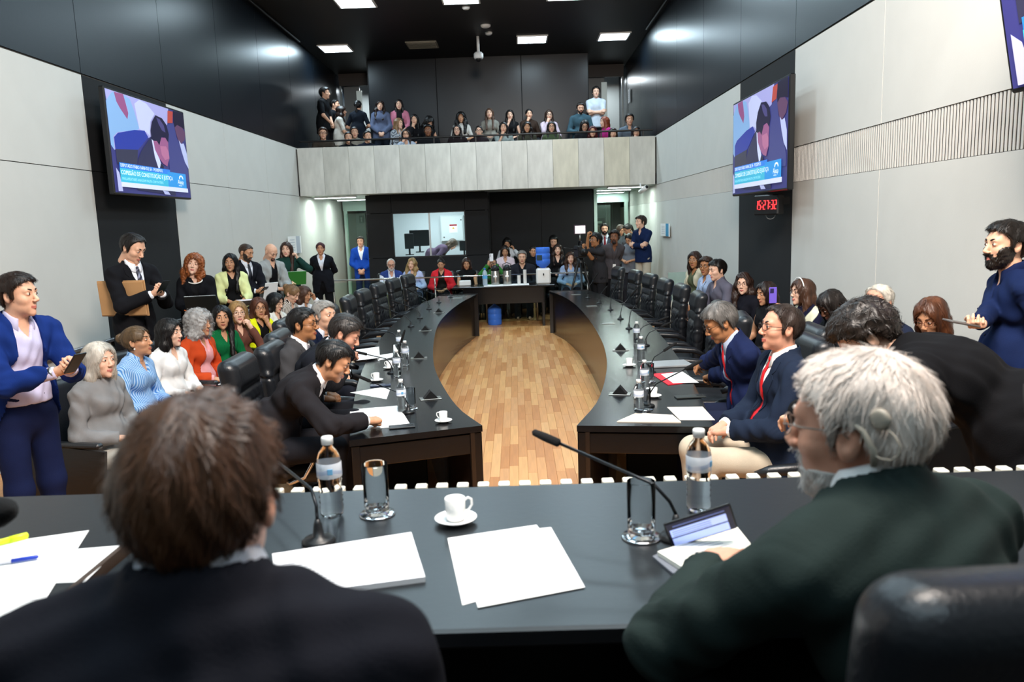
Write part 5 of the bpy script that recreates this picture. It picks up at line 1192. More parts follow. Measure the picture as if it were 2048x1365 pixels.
for px,lb in((991,'steel pump flask on the serving table, left one'),(1014.5,'steel pump flask on the serving table, right one')):
    r=empty('pump_flask',wt(px),None,lb,'flask','steel pump flasks')
    link('body',Geo().lathe([(0,0),(.078,0),(.08,.01),(.08,.25),(.07,.27),(0,.27)],24).mesh('b',[STEEL]),r); link('lid',Geo().lathe([(.07,.262),(.082,.27),(.08,.31),(.05,.35),(.03,.37),(0,.375)],20).mesh('l',[BLACKPL]),r); link('spout',Geo().tube([(0,-.05,.33),(0,-.10,.335),(0,-.12,.31)],.014,8).mesh('s',[BLACKPL]),r); link('handle',Geo().tube([(-.07,0,.29),(-.075,0,.38),(0,.02,.41),(.075,0,.38),(.07,0,.29)],.008,7).mesh('h',[BLACKPL]),r); link('flask_label',Geo().bbox((0,-.082,.16),(.07,.006,.03),.001).mesh('fl',[PAPER]),r)
r=empty('water_bottle',wt(970,14.62),None,'tall clear bottle with blue cap at the left of the flasks','bottle'); link('body',Geo().lathe([(0,0),(.045,0),(.047,.02),(.045,.1),(.047,.2),(.04,.25),(.016,.29),(.014,.30),(0,.30)],20).mesh('b',[mat('frosted water','#cfe3f2',.2,trans=.5)]),r); link('cap',Geo().cyl((0,0,.298),(0,0,.325),.018,12).mesh('c',[mat('cap blue','#2b62d4',.4)]),r); link('label',Geo().lathe([(.0475,.13),(.0475,.19)],20).mesh('l',[mat('label light blue','#57a6dc',.4)]),r)
for px,h_,lb in((1038,.17,'short stack of white plastic cups on the serving table'),(1050,.27,'tall stack of white plastic cups on the serving table')):
    r=empty('cup_stack',wt(px,14.62),None,lb,'cups'); n_=int(h_/.018)
    for k in range(n_): link('plastic_cup',bpy.data.meshes.get('plastic_cup') or Geo().lathe([(.022,0),(.034,.03),(.035,.032),(.033,.032),(.021,.002)],14).mesh('plastic_cup',[WHITEPL]),r,(0,0,.017*k))
link('serving_cloth',Geo().bbox((0,0,.006),(.85,.34,.012),.004).mesh('sc',[PAPER]),None,(wt(1015)[0]-.02,14.66,WZ),None,'white paper cloth under the flasks and cups','cloth')
link('tissue_box',Geo().bbox((0,0,.05),(.22,.12,.10),.012).mesh('tb',[WHITEPL]),None,wt(930,14.9),None,'cream box at the left end of the serving table','box')
for o in list(COL.objects):
    if o.get('category') in('flask','cups') or (o.get('category')=='bottle' and 'flasks' in str(o.get('label'))): o.location.z+=.013
r=empty('wooden_post',atz(1070,640,0),None,'short pale wooden post on the floor beyond the serving table','post'); link('upright',Geo().bbox((0,0,.17),(.035,.035,.34),.003).mesh('u',[mat('pale wood','#b08a5e',.5)]),r); link('foot',Geo().bbox((0,0,.006),(.10,.10,.012),.003).mesh('f',[mat('pale wood','#b08a5e',.5)]),r)
r=empty('wooden_stool',atz(128,975,0)+np.array([0,.1,0]),Rz(.2),'worn wooden stand leg beside the man in the blue suit','stand'); link('upright',Geo().bbox((0,0,.33),(.07,.04,.62),.004,Ry(-.05)).mesh('u',[mat('reddish wood','#8a5a3c',.4,var=.2)]),r); link('foot',Geo().bbox((.02,0,.012),(.18,.12,.024),.004).mesh('f',[mat('reddish wood','#8a5a3c',.4,var=.2)]),r)
# video camera on tripod
cpx=aty(1161,497,14.2); r=empty('tripod',(cpx[0],cpx[1],0),None,'black camera tripod behind the far end of the right table','tripod')
for k in range(3):
    a_=k*2*PI/3+.5; link('leg',Geo().tube([(.05*math.cos(a_),.05*math.sin(a_),1.18),(.22*math.cos(a_),.22*math.sin(a_),.6),(.42*math.cos(a_),.42*math.sin(a_),.01)],[.022,.02,.014],8).mesh('l',[BLACKPL]),r)
link('head',Geo().cyl((0,0,1.1),(0,0,1.27),.06,12).mesh('h',[BLACKPL]),r); link('pan_handle',Geo().tube([(0,0,1.25),(.12,.25,1.12),(.15,.38,1.05)],.012,7).mesh('p',[BLACKPL]),r)
r=empty('video_camera',(cpx[0],cpx[1],1.275),Rz(.15),'black video camera with a small lit monitor on a tripod','camera')
link('body',Geo().bbox((0,.02,.12),(.17,.36,.20),.02).mesh('b',[BLACKPL]),r); link('lens',Geo().lathe([(0,-.20),(.055,-.20),(.06,-.1),(.05,0),(0,0)],18,(0,-.16,.12),Rx(PI/2)@np.diag([1,1,1.])).cyl((0,-.16,.12),(0,-.36,.12),.055,16).mesh('l',[BLACKPL]),r)
link('handle',Geo().tube([(0,-.1,.22),(0,-.08,.30),(0,.1,.30),(0,.14,.22)],.014,8).mesh('h',[BLACKPL]),r); link('boom_microphone',Geo().tube([(-.08,-.05,.15),(-.35,-.2,.20)],[.006,.008],7).mesh('m',[BLACKPL]),r)
link('monitor_arm',Geo().cyl((0,.02,.30),(0,.02,.42),.014,8).mesh('a',[STEEL]),r); link('monitor',Geo().bbox((0,.02,.51),(.22,.03,.17),.006).mesh('mo',[mat('monitor shell','#3a2330',.4)]),r); link('monitor_screen',Geo().box((0,.0,.51),(.19,.006,.14)).mesh('ms',[emi('#efe9ec',.8)]),r)
# ---------------------------------------------------------------- the people
def seat_at(I,label,z=0,back=.0,exe=False,yaw=None):
    P_=I['P']; f=I['Rw'][:,1]; c=P_-f*back; c[0]=min(c[0],XR-.48); yw=I['yaw'] if yaw is None else yaw
    if exe: return exec_chair(c[0],c[1],yw,label,z)
    return aud_seat(c[0],c[1],yw,label,z)
def hold_phone(I,label,c='#15171b',sd=None,up=.03,vert=False,land=False,w_=.074):
    m=I['mid'] if sd is None else I['hand'][sd]; f=I['Rw'][:,1]; p=m+f*(.035 if sd is None else .0)+np.array([0,0,up])
    n=n3(I['Hc']-p) if not vert else -I['Rw'][:,1]
    x=n3(np.cross(np.array([0,0,1.]),n)); y=np.cross(n,x); R=np.stack([x,y,n],1)
    r=empty('smartphone',p,R,label,'phone'); link('casing',Geo().bbox((0,0,0),(w_,.152,.009),.003).mesh('c',[mat('phone case '+c,c,.3)]),r)
    link('screen',Geo().box((0,0,.0052),(w_-.006,.144,.0012)).mesh('s',[mat('dark screen','#23262c',.1)]),r)
    if vert:
        for k in(0,1): link('camera_lens',Geo().cyl((.018,.05-.022*k,-.005),(.018,.05-.022*k,-.009),.008,10).mesh('cl',[BLACKPL]),r)
    return r
def hold_board(I,label,name,cat,w_,h_,m,sd=None,tilt=55,up=.04,out=.03,side=0,th=.012,lines=None):
    p=(I['mid'] if sd is None else I['hand'][sd]); f=I['Rw'][:,1]; p=p+f*out+np.array([0,0,up])+I['Rw'][:,0]*side
    R=I['Rw']@Rx(D(tilt)); r=empty(name,p,R,label,cat)
    link('sheet' if cat!='folder' else 'cover',Geo().bbox((0,0,0),(w_,h_,th),.003).mesh('b',[m]),r)
    if cat=='folder': link('pages',Geo().box((.002,.004,th/2+.002),(w_-.01,h_-.012,.004)).mesh('pg',[PAPER]),r)
    return r
ST=dict(mode='stand')
# --- standing on the left
A1=person('man in a bright blue suit standing at the left edge with a phone',36,592,4.3,112,mode='stand',hy=92,hair='full',hc='#231813',skin='l',belly=.12,w=1.04,top=('suit','#122b6b',dict(shirt='#c3c0de',open=.075,collar=True)),bot='#141d40',L=('phone',dict(o=(0,.02,-.02))),R=('phone',dict(o=(0,.02,-.02))))
hold_phone(A1,'dark phone in both hands of the man in the bright blue suit')
link('wristwatch',Geo().lathe([(.030,-.012),(.036,-.010),(.036,.010),(.030,.012)],16,A1['wrist'][1]-n3(A1['hR'][1][:,1])*.02,A1['hR'][1]@Rx(-PI/2)).mesh('w',[STEEL]),None,None,None,'metal wristwatch on the wrist of the man in the blue suit, left','watch')
A2=person('tall man in a black suit looking down at his phone by the black column',266,497,7.0,118,mode='stand',hy=105,hp=28,hair='recede',hc='#1b1512',skin='l',s=1.07,hs=1.06,top=('suit','#121216',dict(shirt='#eceef4',tie='#2b2b3a',tpat=('d','#8d8fa6',14,.6))),bot='#15151a',L=('phone',),R=('phone',))
hold_phone(A2,'phone in the hands of the tall man in the black suit')
r=empty('document_folder',A2['N']-A2['U']*.20-A2['Rw'][:,0]*-.02+A2['Fw']*.02,A2['Rw']@Rz(D(20))@Ry(D(4)),'brown kraft folder clamped under the arm of the tall man in black','folder')
link('cover',Geo().bbox((.14,0,-.05),(.014,.46,.32),.003).bbox((.156,.0,-.05),(.010,.44,.30),.003).mesh('k',[mat('kraft card','#b3875a',.8,var=.05)]),r)
A3=person('woman with big curly auburn hair in a black coat holding a black folder',388,531,9.0,165,True,mode='stand',hr=-12,hp=-8,hair='curlymid',hc='#94542c',skin='p',s=.93,top=('blazer','#0f0f13',dict(shirt='#141416')),bot='#101013',L=('phonelow',),R=('phonelow',))
hold_board(A3,'black folder with white lettering held by the woman with curly auburn hair','document_folder','folder',.34,.25,mat('black card','#15191a',.5),up=.09,tilt=60,side=-.08)
link('necklace',Geo().tube([A3['N']+A3['Fw']*(.085+.045*math.cos(t))+X1*.085*math.sin(t)+np.array([0,0,-.01-.03*math.cos(t)]) for t in np.linspace(-1.6,1.6,16)],.007,6).mesh('n',[mat('pearl','#e8e4dc',.3)]),None,None,None,'pearl necklace of the woman with curly auburn hair','necklace')
pen(A3['hand'][1]+np.array([-.10,-.03,.04]),A3['hand'][1]+np.array([.04,-.03,.0]),'orange pencil held by the woman with curly auburn hair',mat('orange pencil','#e0763c',.5),mat('orange pencil','#e0763c',.5),.006)
A4=person('woman with long black hair in a pale yellow jacket holding papers',461,526,10.2,150,True,mode='stand',hy=170,hair='long',hc='#141010',skin='m',s=.93,top=('blazer','#dbe0a0',dict(open=.06,shirt='#101012')),bot='#101013',L=('phonelow',),R=('phonelow',))
hold_board(A4,'fanned stack of white papers held by the woman in pale yellow','paper_stack','paper',.30,.30,mat('white paper','#e6e4ee',.75),up=.02,tilt=18,side=-.10,th=.02)
A5=person('balding man in a black suit and dark tie reading his phone',492,506,10.7,125,mode='stand',hy=108,hp=18,hair='buzz',hc='#3a2a20',skin='m',beard=('short','#3a2f28'),top=('suit','#15161d',dict(shirt='#dfe1ea',tie='#23242e')),bot='#15161b',L=('phonelow',),R=('phonelow',))
hold_phone(A5,'phone held by the man in the black suit beside the wall'); hold_board(A5,'white papers under the hand of the man in the black suit by the wall','paper_stack','paper',.21,.30,PAPER,sd=-1,tilt=70,up=-.02,out=.02,side=-.12,th=.01)
A6=person('bald bearded man in a light grey jacket looking down at his phone',542,505,11.2,125,mode='stand',hp=34,hair='bald',hc='#2a211c',skin='l',beard=('goatee','#2c2420'),top=('blazer','#9a9d9c',dict(open=.05,shirt='#101013')),bot='#1a1a1d',L=('phonelow',),R=('phonelow',),hi=1)
hold_phone(A6,'phone in the hands of the bald man in the grey jacket')
A7=person('woman with long brown hair in dark green raising her left hand',573,500,12.2,155,True,mode='stand',hy=175,hair='long',hc='#3a231a',skin='p',s=.95,top=('sweater','#16352f'),bot='#14181b',L=('ear',),R=('phonelow',),hi=1)
hold_board(A7,'bright green folder held by the woman with long brown hair','document_folder','folder',.32,.23,mat('green card','#2f7d34',.5),sd=1,up=.10,tilt=65,side=-.06)
A8=person('woman guard with dark red hair in a black suit, hands behind her back',641,498,14.6,172,True,mode='stand',hair='pony',hc='#4a1c26',skin='m',s=.96,top=('suit','#12141b',dict(shirt='#dfe3ee')),bot='#0f1014',L=('behind',),R=('behind',),hi=1)
A9=person('man in a blue suit with hands clasped in front, far left passage',721,484,18.0,178,mode='stand',hair='short',hc='#2b2220',skin='r',top=('suit','#17409c',dict(shirt='#e8ebf6')),bot='#1c2747',L=('front',),R=('front',),hi=1)
# --- audience seated on the left
def AU(label,px,py,d,yaw,seat=True,**k):
    I=person(label,px,py,d,yaw,**k)
    if seat: seat_at(I,'black audience seat under the '+label.split(' in ')[0].split(' with ')[0].replace('woman','woman')+' '+seat if isinstance(seat,str) else 'black audience seat')
    return I
B1=AU('woman with long straight grey hair and grey knit top, nearest on the left',200,722,5.0,103,'with grey hair and grey knit top',fem=True,hy=112,hair='bob',hc='#c4bdb2',skin='p',top=('sweater','#7f7f80'),bot='#c9c4ba',belly=.4,w=1.08)
B2=AU('woman with hair in a bun and blue striped shirt',275,684,5.7,95,'in the blue striped shirt',fem=True,hy=88,hp=-6,hair='bun',hc='#5a4630',skin='m',top=('shirt','#a9c6e4'),pat=('x','#4f86c4',26,.5),bot='#2a2f3a')
link('earring',Geo().ball((0,0,0),.007,8).mesh('er',[mat('pearl','#e8e4dc',.3)]),None,B2['Hc']+B2['Rh']@np.array([.079,.004,-.045]),None,'pearl earring of the woman with the bun','earring')
B3=AU('woman with a straight black bob in a white blouse',340,667,6.4,105,'in the white blouse',fem=True,hair='bob',hc='#14100f',skin='p',top=('blouse','#e6e4e2'),bot='#2a2a30',hy=100)
B4=AU('woman with wavy grey hair in an orange cardigan and pink shirt',399,648,7.0,103,'in the orange cardigan',fem=True,hair='curlymid',hc='#9d9a98',skin='m',top=('shirt','#e2a0a3',dict(over='#bb431d')),bot='#1c1c22',hb=.008)
B5=AU('woman with long black hair in a green pleated blouse looking at the camera',443,636,7.5,125,'in the green blouse',fem=True,hy=152,hair='long',hc='#120e0d',skin='m',top=('blouse','#0b6a3c'),pat=('x','#075029',40,.5),bot='#15151a')
B6=AU('blonde woman with glasses and brown blouse, hand at her mouth',476,626,8.1,130,'in the brown blouse',fem=True,hy=150,hair='bob',hc='#a07c4d',skin='p',top=('blouse','#6a4338'),bot='#2a2020',glasses='#c9b9a0',L=('mouth',))
B7=AU('woman with dark-rimmed glasses in a bright yellow jacket, hand on chin',518,617,8.7,125,'in the bright yellow jacket',fem=True,hy=148,hair='bob',hc='#5a3526',skin='m',top=('blazer','#d9dd1c',dict(open=.06,shirt='#101012')),bot='#17171b',glasses='#1a1212',L=('chin',))
B8=AU('woman with long black hair and thin glasses in a white jacket looking down',551,606,9.4,112,'in the white jacket',fem=True,hp=15,hair='long',hc='#141112',skin='p',top=('blazer','#dcdad2',dict(open=.05,shirt='#3b2020')),bot='#191a1e',glasses='#c9a080')
B9=AU('woman with fair hair pinned up in a striped top, head bowed',584,588,10.0,105,'with fair hair pinned up',fem=True,hp=30,lean=14,hair='bun',hc='#7d5f40',skin='p',top=('shirt','#cfc7bd'),pat=('x','#3a2a26',18,.6),bot='#222226')
link('hair_claw',Geo().tube([B9['Hc']+B9['Rh']@np.array(q) for q in((-.03,-.02,.13),(0,-.05,.135),(.03,-.03,.13))],.010,6).mesh('hcl',[mat('cream claw clip','#d8c59a',.4)]),None,None,None,'cream claw clip in the fair hair of the bowed woman','clip')
B10=AU('woman in white covering her face with one hand',608,590,10.7,110,'covering her face',fem=True,hp=12,hair='long',hc='#4a2f22',skin='m',top=('shirt','#dcdcdf'),bot='#222226',L=('brow',))
hold_board(B5,'open white booklet on the lap of the woman in green','paper_stack','paper',.42,.28,PAPER,up=.03,tilt=14,out=.08,side=-.05,th=.014)
hold_board(B4,'white notepad on the lap of the woman in the orange cardigan','notepad','paper',.20,.16,PAPER,up=.0,tilt=10,out=.12,side=.1,th=.01)
# --- around the left curved table
C1=person('man with dark hair and glasses in a grey suit at the left table',606,650,5.6,95,hair='short',hc='#15110f',skin='t',top=('suit','#3d3c3e',dict(shirt='#e9e9ec',tie='#5a5560')),bot='#33333a',glasses='#201512',lean=6,w=1.05)
C2=person('white-haired man in dark navy behind the man with glasses',649,632,6.6,112,hy=120,hair='grey',hc='#8f8b86',skin='l',top=('suit','#131c33',dict(shirt='#cfd3de')),bot='#202028',lean=10)
C3=person('man with slicked greying hair in a dark suit leaning over papers',690,668,5.15,95,hy=92,hp=30,lean=30,nk=8,hair='full',hc='#26201d',skin='r',s=1.03,w=1.06,top=('suit','#14161d',dict(shirt='#eceef2')),bot='#17181d',
   L=('w',atz(770,716,.82)+np.array([-.14,.06,.02]),(0,.2,1),'hold'),R=('w',atz(712,718,.9)+np.array([-.02,.0,.02]),(.3,1,.2),'fist',(1,-.2,-.8),(-.2,0,1)))
C4=person('nearest man at the left table in a charcoal suit writing on a white pad',668,722,4.62,92,hp=30,lean=38,nk=4,hair='short',hc='#120f0e',skin='m',s=1.02,w=1.04,top=('suit','#1f1d20',dict(shirt='#f0f0f2')),bot='#1b1b20',
   R=('w',atz(768,848,.79)+np.array([-.10,.0,.02]),(0,.2,1),'fist',(.9,-.4,-.2)),L=('w',atz(708,745,.88)+np.array([.0,.08,0]),(-.3,1,.3),'fist',(-1,.3,-.8),(.2,0,1)))
for x_,y_,lb in((-1.60,6.1,'black leather chair of the man in the grey suit'),(-1.80,6.95,'black leather chair of the white-haired man'),(-1.45,5.42,'black leather chair of the leaning man with greying hair'),(-1.49,4.88,'black leather chair of the man in charcoal writing')):
    exec_chair(x_,y_,88,lb)

# --- back row below the balcony
D1=AU('bald white-bearded man in a blue vest reading a paper in the back row',782,530,15.9,165,'reading a paper',hair='fringe',hc='#c9c6c2',skin='r',hp=10,beard=('white','#d4d0cb'),glasses='#202020',top=('shirt','#d4d8e8',dict(over='#2b3f7c',osl=0,oname='vest')),bot='#7d7a55',L=('phone',),R=('phone',),belly=.5)
hold_board(D1,'folded white paper in the hands of the bald bearded man','paper_sheet','paper',.16,.12,PAPER,up=.06,tilt=60,th=.006)
D2=AU('woman with long blonde hair in a pale blue shirt in the back row',824,529,15.9,178,'with long blonde hair',fem=True,hy=190,hr=-8,hair='wavy',hc='#a88a5c',skin='p',top=('shirt','#b4bfe2'),bot='#30323c',hi=1)
D3=AU('woman with a top bun in a bright red jacket in the back row',882,529,15.8,180,'in the red jacket',fem=True,hp=16,hair='topbun',hc='#17110f',skin='m',top=('blazer','#d42a35',dict(open=.06,shirt='#201a18')),bot='#17171a',L=('lap',),R=('lap',))
D4=AU('woman in a black off-shoulder top checking her phone in the back row',933,528,15.9,178,'in the black off-shoulder top',fem=True,hp=14,hair='bob',hc='#33201a',skin='m',top=('sleeveless','#101012'),bot='#141416',L=('phonelow',),R=('phonelow',))
hold_phone(D4,'pale phone held low by the woman in the black off-shoulder top','#a9a88e')
D5=AU('woman in green filming with a raised white phone',984,527,15.8,180,'filming in green',fem=True,hair='long',hc='#17110f',skin='m',top=('sweater','#2c6a2c'),bot='#17171a',L=('up',),R=('up',))
hold_phone(D5,'white phone raised by the woman in green','#e6e6ea',up=.07,vert=True)
D6=AU('woman in a pale pink shirt looking down behind the flasks',1010,503,16.5,178,'in the pale pink shirt',fem=True,hp=16,hair='bob',hc='#231814',skin='m',top=('shirt','#d5c3cb'),bot='#22232a',L=('phonelow',),R=('phonelow',))
D6b=person('dark-haired woman in white behind the woman in pink',1014,487,17.1,180,True,hair='long',hc='#0d0b0b',skin='m',hp=25,top=('shirt','#cfd3d8'),bot='#22232a',L=('ear',),R=('lap',))
D7=AU('grey-haired man in a dark blazer sitting behind the cup stacks',1044,515,15.9,180,'in the dark blazer',hair='grey',hc='#76706b',skin='l',hp=4,top=('blazer','#24252d',dict(open=.045,shirt='#15161c')),bot='#1c1d22',w=1.12,belly=.4,s=1.05,hs=1.08)
D8=AU('woman in a black top half hidden by the blue water bottle',1066,503,16.5,176,'half hidden by the water bottle',fem=True,hair='bun',hc='#15100f',skin='m',hp=8,top=('tee','#111114'),bot='#17171a')
D9=person('man with black hair looking down in the dark of the back row',1107,483,17.1,180,hair='bowl',hc='#0d0c0c',skin='l',hp=22,top=('tee','#0f1013'),bot='#17171a')
D10=AU('woman with long wavy brown hair in a black v-neck top',1115,500,16.4,180,'in the black v-neck top',fem=True,hair='wavy',hc='#2a1b16',skin='p',top=('sweater','#111114',dict(vn=1)),bot='#17171a',L=('phonelow',),R=('phonelow',))
D11=AU('woman with long brown hair in a pale blue shirt at the end of the row',1141,517,15.5,180,'in the pale blue shirt',fem=True,hair='wavy',hc='#3f2a20',skin='p',top=('shirt','#96a9c9'),bot='#15151a',hi=1)
# --- right hand group by the passage
G1=person('camera operator with short curly hair and glasses in dark grey',1191,481,14.3,-105,mode='stand',hy=-120,hair='curlyshort',hc='#100e0d',skin='t',glasses='#c9c9c9',top=('polo','#2c2b2e'),bot='#1b1b1e',s=.98,L=('w',aty(1176,475,14.15),(0,1,0),'hold',(0,-.5,-1)),R=('w',aty(1170,500,14.1),(0,1,0),'hold',(0,-.5,-1)),hi=1)
G2=person('bearded man in a grey suit and dull red tie near the right passage',1209,459,17.0,182,mode='stand',hair='short',hc='#15110f',skin='l',beard=('short','#1c1613'),top=('suit','#3b4450',dict(shirt='#c9d2de',tie='#8a3038')),bot='#2b323c',L=('front',),R=('front',),hi=1)
G3=person('man in a dark grey polo shirt and lanyard leaning forward',1229,475,14.4,165,mode='stand',hy=195,lean=14,hair='curlyshort',hc='#1c1512',skin='b',beard=('goatee','#14100f'),top=('polo','#4b474b',dict(lanyard='#17171a')),bot='#17181c',L=('behind',),R=('behind',),hi=1)
G4=person('young man in a navy shirt and beige trousers with crossed arms by the wall',1281,445,15.5,-130,mode='stand',hy=-115,hair='bowl',hc='#2a201b',skin='p',top=('shirt','#132244'),bot='#b3ab9b',L=('cross',),R=('cross',),hi=1)
G5=person('girl with a black ponytail bent over a phone in the right passage',1255,459,16.85,-120,True,mode='stand',hp=28,hair='pony',hc='#0f0d0d',skin='m',top=('tee','#5a5f66'),bot='#24252b',L=('phone',),R=('phone',))
hold_phone(G5,'white phone held by the girl with the black ponytail','#d9d9dc')
G6=person('girl with dark hair bowed beside the man in navy',1258,479,16.1,-150,True,mode='stand',hp=30,s=.84,hair='bun',hc='#120f0f',skin='m',top=('tee','#6a6f78'),bot='#24252b')
G7=person('woman with light brown hair looking down in the right passage',1241,461,17.4,150,True,mode='stand',hp=20,hair='bob',hc='#4a3a30',skin='m',top=('tee','#4a4f52'),bot='#24252b')
G8=person('man with dark hair at the black wall corner, mostly hidden',1193,456,20.9,110,mode='stand',hair='buzz',hc='#0e0c0c',skin='b',top=('shirt','#cfd3da'),bot='#24252b')
# --- audience seated on the right
E1=AU('woman with pale glasses and a cream jacket over a green top',1389,521,10.8,-112,'in the cream jacket',fem=True,hy=-145,hair='bob',hc='#2f1e18',skin='t',glasses='#c9b9a8',top=('blazer','#c3baa2',dict(open=.07,shirt='#4f5540')),bot='#c9c2b2',hi=1)
E2=AU('person with short curly hair and glasses in a light blue shirt',1412,534,10.1,-110,'in the light blue shirt',hy=-140,fem=True,hair='curlyshort',hc='#3a281e',skin='t',glasses='#3a2a20',top=('shirt','#9fb0cf',dict(lanyard='#17171a')),bot='#2a2c34')
E3=AU('boy with dark hair in a grey polo shirt',1434,541,9.3,-105,'in the grey polo shirt',hy=-108,hp=8,hair='full',hc='#171210',skin='p',top=('polo','#5d5b69'),bot='#1c1c20',L=('thigh',),R=('thigh',),s=.97)
E4=AU('woman with long wavy brown hair and glasses in black',1487,569,8.6,-110,'with long wavy brown hair',fem=True,hy=-150,hair='wavy',hc='#33211a',skin='p',glasses='#2a1c18',top=('sweater','#14141c'),bot='#15151a')
E5=AU('woman in a black top raising a purple phone',1532,588,7.8,-108,'raising a purple phone',fem=True,hy=-112,hp=8,hair='long',hc='#261914',skin='m',top=('sleeveless','#131316'),bot='#15151a',L=('w',aty(1562,625,7.6),(.2,-1,0),'grip',(0,-.6,-1),(0,.1,1)),R=('lap',))
pp=E5['hand'][-1]; r=empty('smartphone',aty(1546,591,7.62),Rz(D(8)),'purple phone raised by the woman in the black top','phone'); link('casing',Geo().bbox((0,0,0),(.078,.010,.158),.004).mesh('c',[mat('purple case','#7a62d8',.35)]),r); link('camera_bump',Geo().bbox((-.014,-.007,.045),(.038,.005,.045),.002).mesh('cb',[mat('dark purple','#2b2350',.3)]),r)
E6=AU('woman with a white headband and glasses in a navy and white knit',1604,585,7.0,-100,'with the white headband',fem=True,hy=-100,hair='long',hc='#4a3022',skin='p',glasses='#241a18',top=('sweater','#15162c'),pat=('dd','#d8d6bd',2.3,.62),bot='#15151a',w=1.05)
link('headband',Geo().tube([E6['Hc']+E6['Rh']@np.array((.095*math.cos(t),.035,.02+.115*math.sin(t))) for t in np.linspace(.35,PI-.35,14)],.006,6).mesh('hb',[CERAMIC]),None,None,None,'white headband of the woman in the navy and white knit','headband')
E7=AU('woman with long dark braids in a black jacket looking down',1662,612,6.0,-102,'with long dark braids',fem=True,hp=34,lean=14,hair='braids',hc='#1c1512',skin='d',top=('blazer','#17181c',dict(open=.06,shirt='#e4e4e8')),bot='#17171b',L=('lap',),R=('lap',))
E8=AU('balding white-haired man in a navy suit behind the curly-haired person',1757,606,5.35,-112,'with white hair and navy suit',hy=-118,hp=14,hair='fringe',hc='#cdc6ba',skin='r',top=('suit','#1b2236',dict(shirt='#e4e6ec',tie='#2c3c4c')),bot='#1b2030')
E9=AU('woman with straight reddish brown hair and glasses at the far right',1862,636,4.75,-115,'with reddish brown hair',fem=True,hy=-125,hp=22,hair='bob',hc='#54301c',skin='m',glasses='#6a3a2a',top=('blouse','#2a2a30'),bot='#17171b')
# --- standing on the right
Fm=person('bearded man in a navy blue shirt standing at the right edge',2012,492,4.1,-75,mode='stand',hy=-92,hair='full',hc='#17120f',skin='l',beard=('full','#1f1814'),belly=.55,w=1.12,s=1.03,hs=1.02,top=('shirt','#101e42',dict(buttons='#16213a',ccol='#101d42')),bot='#101114',
   R=('w',aty(1932,655,3.85)+np.array([.06,0,0]),(-.2,.0,-1.),'hold',(.5,-.2,-1)),L=('pocket',))
p=aty(1925,660,3.83); r=empty('smartphone',p,Rz(D(8))@Rx(D(4)),'grey phone held flat by the bearded man on the right','phone'); link('casing',Geo().bbox((-.01,0,.035),(.16,.08,.010),.003,Ry(D(12))).mesh('c',[mat('grey phone','#55504e',.3)]),r)
link('smartwatch',Geo().lathe([(.030,-.014),(.038,-.012),(.038,.012),(.030,.014)],16,Fm['wrist'][-1]-Fm['hR'][-1][:,1]*.03,Fm['hR'][-1]@Rx(-PI/2)).mesh('w',[BLACKPL]),None,None,None,'black smartwatch of the bearded man on the right','watch')
# bending person
Gb=person('person with dark curly hair in a black sweater bending forward on the right',1735,676,2.95,-52,mode='stand',lean=52,nk=8,hp=50,hy=-70,hair='curlyshort',hc='#1f1712',skin='l',w=1.22,thick=.02,s=1.08,hs=1.06,top=('sweater','#09090c'),bot='#0d0d10',L=('w',(1.02,3.35,1.0)),R=('w',(1.35,3.45,1.0)),hi=1)
# --- right curved table
H1=person('man with grey hair and glasses in a navy suit reading papers, red tie',1440,646,4.95,-93,hp=28,lean=16,nk=8,hair='grey',hc='#5a5754',skin='t',glasses='#2a1d18',w=1.05,top=('suit','#141e40',dict(shirt='#aebcd6',tie='#c4121f',open=.03)),bot='#171d33',
   R=('w',atz(1372,740,.83)+np.array([.12,0.05,.02]),(0,.2,1),'hold',(.8,-.3,-.3)),L=('w',atz(1375,760,.81)+np.array([.12,-.02,.0]),(0,.2,1),'hold',(-.8,-.3,-.3)))
pen(H1['hand'][1]+np.array([.0,-.02,.0]),H1['hand'][1]+np.array([.05,-.04,.09]),'white pen in the hand of the man reading papers',WHITEPL,WHITEPL)
H2=person('man with glasses in a dark navy suit and red tie with folded hands',1562,657,4.12,-90,hy=-94,hp=-4,lean=-4,hair='recede',hc='#2a201b',skin='r',glasses='#3a3230',w=1.08,belly=.4,s=1.03,hs=1.03,top=('suit','#182234',dict(shirt='#f0eeee',tie='#c8101c',open=.035)),bot='#b5aa98',L=('lap',dict(o=(.03,.04,.02))),R=('lap',dict(o=(-.03,.04,.02))))
for I,lb in((H1,'black leather chair of the man reading papers'),(H2,'black leather chair with chrome arm of the man with folded hands')): seat_at(I,lb,0,.06,True,yaw=-90)
exec_chair(1.78,5.45,-88,'black leather chair standing between the two men with red ties')
# --- foreground
J1=person('man with brown hair seen from behind in the foreground, dark suit',407,1000,.84,0,mode='sit',base=.42,lean=6,nl=.135,hair='short',hc='#4a2e1b',skin='r',hi=2,hb=.0055,s=1.0,hs=.96,w=1.06,top=('suit','#17171e',dict(shirt='#d9dde8')),bot='#15151a',L=('lap',),R=('lap',))
J2=person('old man with white hair, glasses and hearing implant in a dark green suit',1716,858,1.25,-24,mode='sit',base=.42,lean=14,nl=.14,hy=-50,hp=4,hair='short',hc='#d6c9bf',skin='r',hi=2,hb=.006,s=1.02,hs=1.04,w=1.08,beard=('chin','#d6d0ca'),glasses='#8a7a70',top=('suit','#212c2a',dict(shirt='#f0f0f0')),bot='#15181a',L=('w',(.37,1.47,1.245),(0,.2,1),'relax',(-1,-.4,-.3)),R=('w',(.60,1.55,1.24),(0,.2,1),'relax',(.9,-.5,-.2)))
Rh=J2['Rh']; h0=J2['Hc']; BE=mat('beige implant','#a39a8c',.4)
